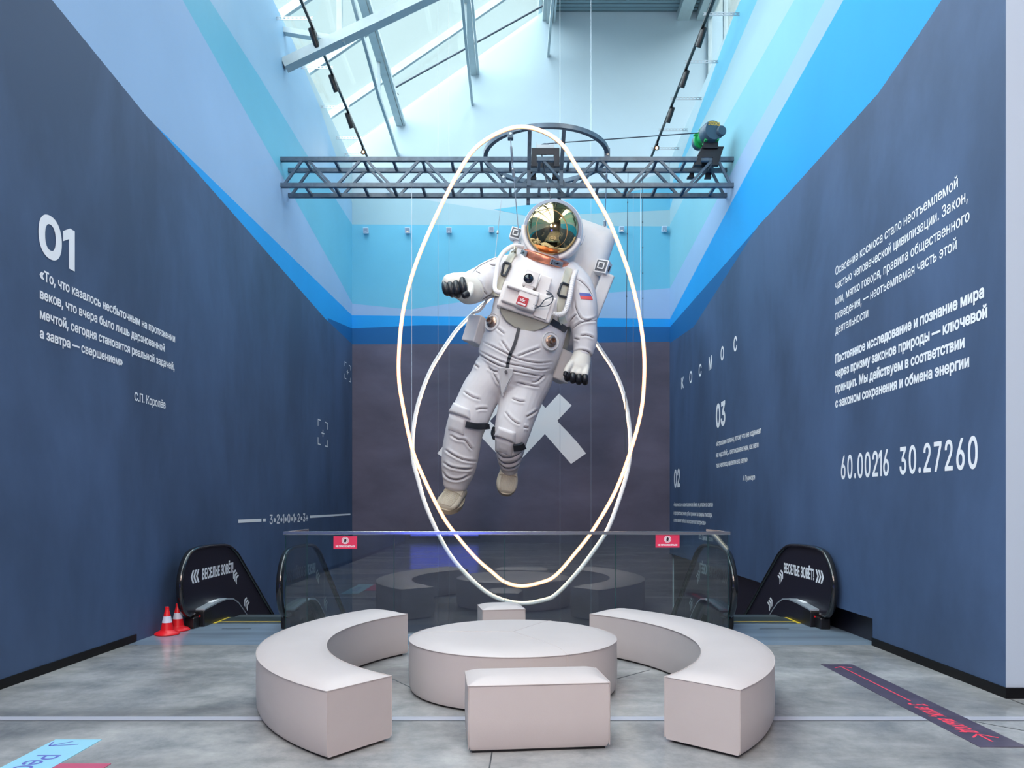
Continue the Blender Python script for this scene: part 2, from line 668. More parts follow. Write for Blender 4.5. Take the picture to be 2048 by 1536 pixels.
def mural(mb, side, bounds, far, y_near, z_bot, slots, eps=0.0012):
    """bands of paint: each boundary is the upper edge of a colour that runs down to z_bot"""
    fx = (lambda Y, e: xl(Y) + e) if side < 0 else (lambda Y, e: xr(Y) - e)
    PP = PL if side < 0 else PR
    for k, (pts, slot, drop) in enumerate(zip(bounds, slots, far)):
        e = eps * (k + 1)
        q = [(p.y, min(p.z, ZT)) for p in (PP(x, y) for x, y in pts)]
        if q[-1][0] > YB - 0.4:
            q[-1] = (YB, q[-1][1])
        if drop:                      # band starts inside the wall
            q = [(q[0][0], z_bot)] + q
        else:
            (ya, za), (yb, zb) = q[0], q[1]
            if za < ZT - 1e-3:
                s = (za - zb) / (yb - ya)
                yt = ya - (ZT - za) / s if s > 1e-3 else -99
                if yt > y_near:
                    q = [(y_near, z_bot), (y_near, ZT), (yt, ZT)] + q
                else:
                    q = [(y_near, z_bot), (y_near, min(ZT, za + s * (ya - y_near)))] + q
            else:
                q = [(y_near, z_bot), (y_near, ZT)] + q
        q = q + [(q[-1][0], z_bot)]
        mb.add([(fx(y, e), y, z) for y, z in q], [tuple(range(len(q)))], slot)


# --- left wall with its painted bands
mb = MB()
mb.add([(xl(YN), YN, ZP), (xl(YB), YB, ZP), (xl(YB), YB, ZT), (xl(YN), YN, ZT),
        (xl(YN) - .25, YN, ZP), (xl(YB) - .25, YB, ZP), (xl(YB) - .25, YB, ZT), (xl(YN) - .25, YN, ZT)],
       [(0, 1, 2, 3), (4, 5, 6, 7), (3, 2, 6, 7), (0, 3, 7, 4), (1, 2, 6, 5)], 0)
LB = [
    [(579, 51), (640, 215), (673, 315), (704, 405)],
    [(419, 0), (519.6, 155), (610.7, 305), (704, 449)],
    [(364.6, 0), (501, 241.5), (560.6, 346), (674.6, 551.5), (704, 606)],
    [(314, 254), (410, 346), (478.6, 412.5), (704, 631)],
    [(655, 636), (704, 657)],
    [(102.5, 0), (291.7, 232), (314.5, 256), (649.5, 637), (704, 688.5)],
]
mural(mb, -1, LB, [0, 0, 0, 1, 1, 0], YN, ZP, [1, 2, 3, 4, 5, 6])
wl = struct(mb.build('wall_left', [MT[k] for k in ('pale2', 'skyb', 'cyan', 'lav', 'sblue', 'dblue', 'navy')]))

# --- right wall (pier ends at the near corner; low recess beside the escalator)
YR0, YREC, ZREC = 5.63, 7.75, 0.275
mb = MB()
TH = 0.30


def rq(y0, y1, z0, z1, dx=0.0):
    return [(xr(y0) + dx, y0, z0), (xr(y1) + dx, y1, z0), (xr(y1) + dx, y1, z1), (xr(y0) + dx, y0, z1)]


mb.add(rq(YR0, YB, ZREC, ZT), [(0, 1, 2, 3)], 0)
mb.add(rq(YR0, YREC, 0, ZREC, -.0084), [(0, 1, 2, 3)], 6)
mb.add(rq(YREC, YB, ZP, ZREC, 0.095), [(0, 1, 2, 3)], 8)
mb.add([(xr(YREC), YREC, 0), (xr(YREC) + .095, YREC, 0), (xr(YREC) + .095, YREC, ZREC), (xr(YREC), YREC, ZREC)], [(0, 1, 2, 3)], 8)
mb.add([(xr(YREC), YREC, ZREC), (xr(YREC) + .095, YREC, ZREC), (xr(YB) + .095, YB, ZREC), (xr(YB), YB, ZREC)], [(0, 1, 2, 3)], 6)
mb.add(rq(YR0, YB, ZREC, ZT, TH), [(0, 1, 2, 3)], 0)
mb.add([(xr(YR0), YR0, ZT), (xr(YB), YB, ZT), (xr(YB) + TH, YB, ZT), (xr(YR0) + TH, YR0, ZT)], [(0, 1, 2, 3)], 0)
RB = [
    [(1468, 0), (1397.5, 223), (1340.5, 378)],
    [(1515, 0), (1434, 187), (1370, 314.5), (1340.5, 417)],
    [(1589, 0), (1511, 137), (1411, 314.5), (1340.5, 449)],
    [(1650.5, 0), (1568, 157), (1502, 273.5), (1429, 410), (1340.5, 576.6)],
    [(1688, 0), (1548, 248.5), (1466, 401), (1340.5, 638)],
    [(1518, 452), (1340.5, 654)],
    [(1885, 0), (1830.6, 82), (1757.6, 187), (1548, 419), (1518, 451), (1388, 654), (1340.5, 686)],
]
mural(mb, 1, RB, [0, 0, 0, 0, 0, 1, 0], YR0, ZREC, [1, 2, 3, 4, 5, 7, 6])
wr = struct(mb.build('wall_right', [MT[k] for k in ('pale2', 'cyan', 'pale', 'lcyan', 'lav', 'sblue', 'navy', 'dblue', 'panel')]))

# --- lavender white wall that faces the camera at the right of the pier, and the hall behind the camera
XH = 9.0
mb = MB()
mb.prism([(xr(YR0) - .0085, YR0 - .001, 0), (XH, YR0 - .001, 0), (XH, YR0 + .3, 0), (xr(YR0) + .05, YR0 + .3, 0), (xr(YR0) + .05, YR0 + .002, 0)], (0, 0, ZT))
struct(mb.build('wall_front', MT['lavwall']))
mb = MB()
mb.span((XH, YN, 0), (XH + .2, YR0 + .3, 13.4))
struct(mb.build('wall_hall', MT['dkwall']))
mb = MB()
mb.span((-4.3, YN - .2, 0), (XH, YN, 13.4))
struct(mb.build('wall_rear', MT['dkwall']))
t = thing('video_screen', 'blue lit screen in the hall, seen as a reflection in the glass', 'screen', (-2.6, YN + .02, 1.3))
mb = MB()
mb.span((-4.05, YN + .005, .15), (-1.3, YN + .05, 2.4))
mb.build('screen_frame', MT['black'], t)
mb = MB()
mb.span((-3.98, YN + .05, .25), (-1.37, YN + .06, 2.3))
mb.build('lit_display', MT['bluescreen'], t)

# --- back wall: dark below, blue bands, white gable above
RX0, RX1, ZR0, ZR1 = -4.75, 0.69, 9.62, 13.34      # roof slope: eaves and ridge
SL = (ZR1 - ZR0) / (RX1 - RX0)
XW = 4.74                                            # clerestory plane
mb = MB()
gp = [(-4.9, ZP), (5.2, ZP), (5.2, 13.42), (RX1, 13.42), (RX0, ZR0), (-4.9, ZR0 - .1)]
mb.prism([(x, YB, z) for x, z in gp], (0, .3, 0), 0)


def bw(pts, slot, k):
    q = [P(x, y, YB) for x, y in pts]
    mb.add([(p.x, YB - 0.0012 * k, p.z) for p in q], [tuple(range(len(q)))], slot)


XL_, XR_ = 700, 1345
bw([(XL_, 385), (813, 394), (1045, 430), (1110, 412), (1165, 394), (1345, 340), (XR_, 1400), (XL_, 1400)], 1, 1)
bw([(987, 419), (1090, 405), (1165, 394), (XR_, 372), (XR_, 420), (1060, 433)], 2, 2)
bw([(XL_, 449), (XR_, 453), (XR_, 1400), (XL_, 1400)], 3, 3)
bw([(XL_, 607), (819.5, 619), (979, 596), (1211, 586), (XR_, 576), (XR_, 1400), (XL_, 1400)], 4, 4)
bw([(XL_, 630.7), (XR_, 637.7), (XR_, 1400), (XL_, 1400)], 5, 5)
bw([(XL_, 657), (846, 650.6), (XR_, 654), (XR_, 1400), (XL_, 1400)], 6, 6)
bw([(XL_, 688.8), (1000, 688), (XR_, 683.5), (XR_, 2300), (XL_, 2300)], 7, 7)
# two crossed strokes of the emblem, mirrored about its middle
def stroke(a, b, w, k, cuta=0.0, cutb=0.0):
    for s in (1, -1):
        A, B = np.array(a, float), np.array(b, float)
        t = (B - A) / np.linalg.norm(B - A)
        n = np.array((-t[1], t[0]))
        q = [A + n * w + t * cuta, A - n * w - t * cuta, B - n * w - t * cutb, B + n * w + t * cutb]
        bw([(1023.3 + s * (x - 1023.3), y) for x, y in q], 8, k + (0.5 if s < 0 else 0))


stroke((1130.7, 799), (1014, 923.5), 17.3, 8)
stroke((1031, 778), (1104, 856), 17.8, 9)
for s in (1, -1):
    q = [(1111, 839), (1134, 862.5), (1153, 883), (1172, 907), (1142, 928), (1087, 865)]
    bw([(1023.3 + s * (x - 1023.3), y) for x, y in q], 8, 10 + s * .3)
struct(mb.build('wall_back', [MT[k] for k in ('whitewall', 'pale', 'cyan', 'cyan', 'lav', 'sblue', 'dblue', 'plum', 'logo')]))

# --- floor slab with the escalator well cut out
mb = MB()
mb.span((-4.3, YN, -.4), (xr(YR0) + .01, 7.77, 0), 0)
mb.span((xr(YR0), YN, -.4), (XH, YR0 + .3, 0), 0)
mb.span((-4.2, 7.77, -.4), (4.1, YG + .03, -0.001), 1)
mb.span((-4.2, YG + .03, -.4), (GX0, 9.18, -0.001), 1)
mb.span((GX1, YG + .03, -.4), (4.1, 9.18, -0.001), 1)
mb.span((xr(YR0), YR0 + .3, -.4), (4.1, 7.77, 0), 0)
# pale metal joint strip across the hall and saw cuts
mb.span((-4.1, 5.045, 0), (3.9, 5.13, .0025), 2)
mb.span((-4.1, 5.033, 0), (3.9, 5.042, .0015), 3)
for a, b in (((775, 1353), (822, 1375.5)), ((1232, 1358), (1299, 1340)), ((984.5, 1502), (978, 1540)), ((1950, 1443.5), (2060, 1463.5))):
    p, q = PF(*a), PF(*b)
    p.z = q.z = .001
    mb.bar(p, q, .008, .002, m=3)
struct(mb.build('floor', [MT['concrete'], MT['plate'], MT['strip'], MT['groove']]))
mb = MB()
mb.span((-4.4, YG - .4, ZP - .2), (4.2, YB + .3, ZP))
mb.span((-4.2, YG - .5, ZP), (4.1, YG - .38, -.4))
struct(mb.build('floor_lower', MT['pit']))

# --- black skirting
mb = MB()
y1 = 7.97
mb.prism([(xl(YN), YN, 0), (xl(y1), y1, 0), (xl(y1) + .018, y1, 0), (xl(YN) + .018, YN, 0)], (0, 0, .078))
struct(mb.build('baseboard_left', MT['skirting']))
mb = MB()
mb.prism([(xr(YR0) - .02, YR0 - .02, 0), (xr(YR0), YR0 - .02, 0), (xr(YREC), YREC, 0), (xr(YREC) - .02, YREC, 0)], (0, 0, .080))
struct(mb.build('baseboard_right', MT['skirting']))
mb = MB()
mb.span((xr(YR0), YR0 - .02, 0), (XH, YR0, .080))
struct(mb.build('baseboard_front', MT['skirting']))

# --- glass roof: panes between rafters, on the slope over the left half
DIRS = V((RX1 - RX0, 0, ZR1 - ZR0)).normalized()
NRM = V((-DIRS.z, 0, DIRS.x))
rafters = []
y = YB - 0.02
raf_y = [YB - .06]
while y > YN:
    y -= 1.70
    raf_y.append(y)
wn = 0
for i in range(len(raf_y) - 1):
    y1, y0 = raf_y[i], raf_y[i + 1]
    wn += 1
    mb = MB()
    a, b = V((RX0, 0, ZR0)), V((RX1, 0, ZR1))
    mb.prism([(a.x, y0, a.z), (a.x, y1, a.z), (b.x, y1, b.z), (b.x, y0, b.z)], NRM * .02)
    w = struct(mb.build('window_%d' % wn, MT['pane']))
    mb = MB()
    q = V((0, y0, 0)) - NRM * .075
    mb.bar(a + q, b + q, .075, .15, up=NRM)
    fr = mb.build('window_frame', MT['roofsteel'], w)
    mb = MB()
    q2 = V((0, y0 + .055, 0)) - NRM * .02
    mb.bar(a + q2, b + q2, .012, .04, up=NRM)
    mb.build('gasket', MT['steel_black'], w)
    if i in (1,):
        mb = MB()
        lo, hi = .30, 2.3
        for s in (lo, hi):
            p = a + DIRS * s - NRM * .05
            mb.bar(p + V((0, y0 + .12, 0)), p + V((0, y1 - .12, 0)), .07, .07, up=NRM)
        mb.build('opening_sash', MT['roofsteel'], w)


# --- receding purlin trusses under the glass
def ztop(x):
    return ZR0 + (x - RX0) * SL


def purlin(n, x, drop, yfar_kink=15.5):
    mb = MB()
    z = ztop(x) - .22
    mb.bar((x, YN, z), (x, YB, z), .15, .20)
    mb.bar((x + .115, YN, z - .04), (x + .115, YB, z - .04), .05, .10)
    zl = z - drop
    mb.bar((x - .03, YB, zl), (x - .03, 15.6, zl), .055, .085)
    mb.bar((x - .03, 15.6, zl), (x - .03, 11.5, zl + drop * .62), .055, .085)
    mb.bar((x - .03, 11.5, zl + drop * .62), (x - .03, 9.0, z), .055, .085)
    mb.bar((x - .03, 15.6, zl), (x - .03, 15.6, z), .06, .06)
    struct(mb.build('roof_purlin', MT['roofsteel']))


purlin(1, -2.78, .80)
purlin(2, -.98, .80)
purlin(3, .86, .88)
# dark conduit that crosses the rafters
mb2 = MB()
mb2.tube([P(785, 178, 17.2), P(1085, 12, 17.2)], .022, 8)
mb2.tube([P(785, 178, 17.2), P(797, 189, 17.2)], .012, 6)
struct(mb2.build('roof_conduit', MT['darkwire']))
# cross frame standing on the left wall, above the truss
mb = MB()
yf = 12.97
p0 = P(569, 131, yf)
p1 = P(1000, -76, yf)
mb.bar(p0, p1, .16, .20, up=(0, 1, 0))
a = P(567, 62, yf + .02)
b = P(690, 83, yf + .02)
mb.bar(a, b, .09, .12, up=(0, 1, 0))
mb.bar(P(679, 72, yf + .01), P(679, -60, yf + .01), .09, .09, up=(0, 1, 0))
struct(mb.build('roof_beam', MT['roofsteel']))
# flat ribbed metal roof right of the ridge
mb = MB()
zd = 13.40
n = int((YB - YN) / .13)
for i in range(n):
    y0 = YN + i * .13
    xe = XH + .2 if y0 < YR0 else XW + .06          # the flat roof ends at the clerestory beyond the pier
    for ya, za, yb, zb in ((0, 0, .085, 0), (.085, 0, .095, .06), (.095, .06, .12, .06), (.12, .06, .13, 0)):
        mb.add([(RX1, y0 + ya, zd + za), (RX1, y0 + yb, zd + zb), (xe, y0 + yb, zd + zb), (xe, y0 + ya, zd + za)], [(0, 1, 2, 3)])
mb.span((RX1 - .1, YN, zd + .07), (XW + .06, YB + .3, zd + .15))
mb.span((XW + .06, YN, zd + .07), (XH + .2, YR0 + .3, zd + .15))
struct(mb.build('ceiling', MT['deck']))
for x, w in ((.80, .22), (4.10, .30), (4.50, .16)):
    mb = MB()
    mb.span((x - w / 2, YN, zd - .20), (x + w / 2, YB, zd - .001))
    struct(mb.build('ceiling_beam', MT['roofsteel']))
# clerestory windows above the right wall
mb = MB()
for z0 in (9.5, 13.2):
    mb.span((XW - .04, YR0, z0), (XW + .04, YB, z0 + .12))
k = 0
y = YB
while y > YR0 + .5:
    mb.span((XW - .05, y - .09, 9.5), (XW + .05, y, 13.3))
    y -= 1.35
struct(mb.build('window_frame_clerestory', MT['roofsteel']))
mb = MB()
mb.span((XW - .005, YR0, 9.5), (XW + .005, YB, 13.3))
struct(mb.build('window_%d' % (wn + 1), MT['pane']))
mb = MB()
mb.span((XW, YR0 + .3, -4.5), (XW + .1, YB, 9.5))
mb.span((XW, YR0 + .2, 9.5), (XH, YR0 + .3, 13.4))
struct(mb.build('wall_outer', MT['whitewall']))
# parapet outside the eaves keeps the lower hall closed
mb = MB()
mb.span((-4.9, YN, 9.2), (-4.28, YB, ZR0 - .02))
struct(mb.build('wall_eaves', MT['whitewall']))


# ------------------------------------------------------------------ seating island
def rounded_profile(h0, h1, dome, r_in, r_out):
    """cross-section of an upholstered ring: (radius, height) loop"""
    q = []
    b = .022
    q += [(r_out - .012, h0), (r_out, h0 + .03), (r_out + .004, (h0 + h1) / 2), (r_out, h1)]
    w = r_out - r_in
    for t in (.02, .06, .13, .25, .4, .5, .6, .75, .87, .94, .98):
        e = min(t, 1 - t)
        q.append((r_out - t * w, h1 + dome * (1 - (1 - min(1, e / .42)) ** 2.6)))
    q += [(r_in, h1), (r_in - .004 if r_in > .05 else r_in, (h0 + h1) / 2), (r_in, h0 + .03), (r_in + .012, h0)]
    return q


HB0, HB1, DOME = .018, .395, .038


def curved_bench(label, cx, cy, ri, ro, a0, a1):
    t = thing('curved_bench', label, 'bench', (cx, cy, 0), 'curved benches of the seating island')
    prof = rounded_profile(HB0, HB1, DOME, ri, ro)
    n = 64
    mb = MB()
    rs = []
    for k in range(n + 1):
        u = k / n
        a = radians(a0 + (a1 - a0) * u)
        # the top cushion softens towards both ends
        e = min(u, 1 - u) * abs(radians(a1 - a0)) * ri
        s = 1 - (1 - min(1, e / .17)) ** 2.6
        ring = []
        for r, z in prof:
            if z > HB1:
                z = HB1 + (z - HB1) * s
            ring.append(V((cx + r * cos(a), cy + r * sin(a), z)))
        rs.append(ring)
    mb.rings(rs)
    mb.build('cushion_body', MT['leather'], t, smooth=50)
    mb = MB()
    for r in (ri - .002, ro + .002):
        mb.tube([(cx + r * cos(radians(a0 + (a1 - a0) * k / n)), cy + r * sin(radians(a0 + (a1 - a0) * k / n)), HB1 + .001) for k in range(n + 1)], .0030, 6)
    for a in (a0, a1):
        c, s = cos(radians(a)), sin(radians(a))
        mb.tube([(cx + ri * c, cy + ri * s, HB1 + .001), (cx + ro * c, cy + ro * s, HB1 + .001)], .0030, 6)
        for r in (ri, ro):
            mb.tube([(cx + r * c, cy + r * s, HB0 + .01), (cx + r * c, cy + r * s, HB1)], .0028, 6)
    am = radians((a0 + a1) / 2)
    mb.build('seam_piping', MT['seam'], t, smooth=60)
    mb = MB()
    rs = []
    for k in range(n + 1):
        a = radians(a0 + 1.2 * (1 if a1 > a0 else -1) + (a1 - a0 - 2.4 * (1 if a1 > a0 else -1)) * k / n)
        rs.append([V((cx + r * cos(a), cy + r * sin(a), z)) for r, z in ((ri + .03, 0), (ro - .03, 0), (ro - .03, HB0 + .004), (ri + .03, HB0 + .004))])
    mb.rings(rs)
    mb.build('plinth', MT['black'], t)
    return t


curved_bench('cream leatherette curved bench arcing round the left side of the round ottoman', .363, 6.068, 1.825, 2.315, -127.8, -220.3)
curved_bench('cream leatherette curved bench arcing round the right side of the round ottoman', -.435, 5.833, 1.835, 2.325, -42.2, 50.5)

# round ottoman
t = thing('round_ottoman', 'large round cream leatherette ottoman in the middle of the benches', 'ottoman', (-.008, 6.0, 0))
R = .822
prof = [(R - .012, HB0), (R, HB0 + .03), (R + .004, .2), (R, HB1)]
for e in (.005, .015, .03, .055, .09, .14, .22):
    prof.append((R - e, HB1 + DOME * (1 - (1 - min(1, e / .24)) ** 2.6)))
prof += [(R * .5, HB1 + DOME + .003), (0.0001, HB1 + DOME + .004)]
mb = MB()
T0 = M.Translation(t.location)
mb.lathe(prof, 96, T0)
mb.build('cushion_body', MT['leather'], t, smooth=50)
mb = MB()
c0 = V(t.location)
mb.tube([c0 + V(((R + .002) * cos(2 * pi * k / 96), (R + .002) * sin(2 * pi * k / 96), HB1 + .001)) for k in range(96)], .0030, 6, closed=True)
for a in (-62, 63, 178):
    d = V((cos(radians(a)), sin(radians(a)), 0))
    pts = [c0 + d * r + V((0, 0, z + .0005)) for r, z in prof[3:][::-1]] + [c0 + d * (R + .004) + V((0, 0, .2)), c0 + d * R + V((0, 0, .03))]
    mb.tube(pts, .0022, 6)
mb.build('seam_piping', MT['seam'], t, smooth=60)
mb = MB()
mb.lathe([(R - .035, 0), (R - .035, HB0 + .004)], 64, T0)
mb.build('plinth', MT['black'], t)


def pouf(label, c, w, d, ang):
    t = thing('rectangular_pouf', label, 'pouf', (c[0], c[1], 0), 'poufs of the seating island')
    R_ = M.Rotation(radians(ang), 3, 'Z')

    def at(x, y, z):
        return V((c[0], c[1], 0)) + R_ @ V((x, y, z))
    n = 16
    hw, hd = w / 2, d / 2
    mb = MB()
    # rings of the outline with tight corners, from bottom to top seam
    def outline(k, z, cr=.014):
        q = []
        for sx, sy, a0 in ((1, 1, 0), (-1, 1, 90), (-1, -1, 180), (1, -1, 270)):
            for j in range(4):
                a = radians(a0 + j * 30)
                q.append(at(sx * (hw + k - cr) + cr * cos(a), sy * (hd + k - cr) + cr * sin(a), z))
        return q
    rs = [outline(-.012, HB0), outline(0, HB0 + .03), outline(.004, .2), outline(0, HB1)]
    for e in (.006, .016, .032, .06, .10, .15):
        z = HB1 + DOME * (1 - (1 - min(1, e / .17)) ** 2.6)
        rs.append(outline(-e, z, .014 + e * .25))
    mb.rings(rs)
    mb.build('cushion_body', MT['leather'], t, smooth=50)
    mb = MB()
    q = outline(.002, HB1 + .001)
    mb.tube(q, .0030, 6, closed=True)
    for sx in (-1, 1):
        for sy in (-1, 1):
            mb.tube([at(sx * (hw - .002), sy * (hd - .002), HB0 + .01), at(sx * (hw - .001), sy * (hd - .001), HB1)], .0028, 6)
    mb.build('seam_piping', MT['seam'], t, smooth=60)
    mb = MB()
    mb.box(at(0, 0, (HB0 + .004) / 2), (w - .05, d - .05, HB0 + .004), R_)
    mb.build('plinth', MT['black'], t)
    return t


pouf('rectangular cream leatherette pouf standing in front of the round ottoman', (.130, 4.607), .842, .41, 6.0)
pouf('small cream leatherette pouf behind the round ottoman, close to the glass', (-.135, 7.76), .435, .43, 9.5)


# ------------------------------------------------------------------ traffic cones
def cone(label, x, y):
    t = thing('traffic_cone', label, 'traffic cone', (x, y, 0), 'traffic cones by the left wall')
    T_ = M.Translation((x, y, 0))
    mb = MB()
    mb.lathe([(.128, 0), (.133, .008), (.130, .016), (.115, .030), (.072, .050), (.069, .056)], 40, T_)
    mb.build('base_flange', MT['red'], t, smooth=40)
    mb = MB()
    r = lambda z: .069 - (z - .056) * (.069 - .026) / (.262 - .056)
    mb.lathe([(r(.056), .056), (r(.135), .135), (r(.135) + .0012, .1355), (r(.205) + .0012, .205), (r(.205), .2055), (r(.262), .262), (.0225, .266), (.0215, .306), (.017, .311), (.0001, .311)], 40, T_,
             mats=[0, 0, 1, 1, 0, 0, 0, 0, 0])
    mb.build('cone_body', [MT['red'], MT['conewhite']], t, smooth=40)


cone('red and white traffic cone nearer the viewer, standing at the foot of the left wall', -3.885, 8.40)
cone('red and white traffic cone partly hidden, beside the black escalator handrail', -3.888, 8.675)

# ------------------------------------------------------------------ glass balustrade
t = thing('glass_balustrade', 'clear glass balustrade with polished metal handrail behind the seating', 'balustrade', (0, YG, 0))
bx = [GX0, (788 - CX) / F * YG, (1009.5 - CX) / F * YG, (1231 - CX) / F * YG, GX1]
RT = P(0, 1066, YG).z
for a, b in zip(bx[:-1], bx[1:]):
    mb = MB()
    mb.span((a + .003, YG, .004), (b - .003, YG + .014, RT - .012))
    g = mb.build('glass_panel', MT['clear'], t)
    for e0, e1 in ((a + .0005, a + .003), (b - .003, b - .0005)):
        mb = MB()
        mb.span((e0, YG - .001, .004), (e1, YG + .015, RT - .012))
        mb.build('polished_edge', MT['edge'], g)
for x, s in ((GX0, -1), (GX1, 1)):
    mb = MB()
    mb.span((x - .007, YG + .016, .004), (x + .007, 9.33, RT - .012))
    g = mb.build('glass_panel', MT['clear'], t)
    mb = MB()
    mb.span((x - .0075, 9.327, .004), (x + .0075, 9.333, RT - .012))
    mb.build('polished_edge', MT['edge'], g)
mb = MB()
mb.span((GX0 - .022, YG - .014, RT - .018), (GX1 + .022, YG + .028, RT + .018))
for x in (GX0, GX1):
    mb.span((x - .021, YG + .028, RT - .018), (x + .021, 9.34, RT + .018))
mb.build('handrail', MT['chrome'], t, bevel=.004)
mb = MB()
mb.span((GX0, YG - .012, 0), (GX1, YG - .002, .012))
mb.span((GX0, YG + .016, 0), (GX1, YG + .026, .012))
mb.build('base_rail', MT['galv'], t)


def glass_sign(label, px0, py0, px1, py1):
    a, b = P(px0, py1, YG - .003), P(px1, py0, YG - .003)
    w = b.x - a.x
    cx, cz = (a.x + b.x) / 2, (a.z + b.z) / 2
    t = thing('warning_sign', label, 'sign', (cx, YG - .003, cz), 'do-not-lean signs on the glass')
    mb = MB()
    mb.span((a.x, YG - .003, a.z), (b.x, YG - .0005, b.z))
    mb.build('sticker', MT['pink'], t)
    mb = MB()
    Yf = YG - .0036
    c = V((cx, Yf, cz + .022))
    def disc(r0, r1, m, e):
        n = 40
        vs = [c + V((r0 * cos(2 * pi * k / n), -e, r0 * sin(2 * pi * k / n))) for k in range(n)] + [c + V((r1 * cos(2 * pi * k / n), -e, r1 * sin(2 * pi * k / n))) for k in range(n)]
        mb.add(vs, [(k, (k + 1) % n, n + (k + 1) % n, n + k) for k in range(n)], m)
    disc(.0001, .040, 0, 0)
    disc(.029, .033, 1, .0004)
    hand = [(-.014, -.012), (-.012, .004), (-.007, .020), (.001, .022), (.010, .018), (.014, .006), (.012, -.010), (.004, -.022), (-.006, -.022)]
    mb.add([c + V((x, -.0004, z)) for x, z in hand], [tuple(range(len(hand)))], 2)
    mb.bar(c + V((-.022, -.0008, .022)), c + V((.022, -.0008, -.022)), .0002, .006, up=(0, 1, 0), m=1)
    mb.build('pictogram', [MT['signwhite'], MT['pink'], MT['black']], t)
    mb = MB()
    write(mb, 'НЕ ПРИСЛОНЯТЬСЯ', (cx - w * .40, Yf, cz - .052), (1, 0, 0), (0, 0, 1), .019, width=w * .80, bold=.0012, nrm=(0, -1, 0))
    mb.build('lettering', MT['signwhite'], t)


glass_sign('pink do-not-lean sign on the glass panel in front of the left escalator', 667, 1072.3, 714, 1097.6)
glass_sign('pink do-not-lean sign on the glass panel in front of the right escalator', 1311.2, 1069.8, 1359, 1095)


# ------------------------------------------------------------------ escalators
def esc_profile():
    """handrail centre line in (y, z), from the curl at the newel over the top and down the slope"""
    pts = [(.34, .155), (.18, .165), (.06, .265), (-.005, .43), (.0, .60), (.09, .775), (.24, .890), (.46, .932), (.80, .938), (1.12, .932), (1.42, .905), (1.70, .80), (1.92, .655)]
    q = [tuple(p) for p in smooth_open(pts, 5)]
    y, z = q[-1]
    while z > -3.4:
        y += .8
        z -= .8 * .70
        q.append((y, z))
    return q


def chevron(mb, org, xd, yd, s, nrm, m=0, k=3, pitch=.58):
    """k nested arrow strokes pointing along -xd"""
    for i in range(k):
        x0 = i * pitch * s
        q = [(0, 0), (.42, .62), (.78, .62), (.36, 0), (.78, -.62), (.42, -.62)]
        mb.add([org + xd * (x0 + a * s) + yd * (b * s) + nrm * .0002 * 1 for a, b in q], [(0, 1, 2, 3), (0, 3, 4, 5)], m)


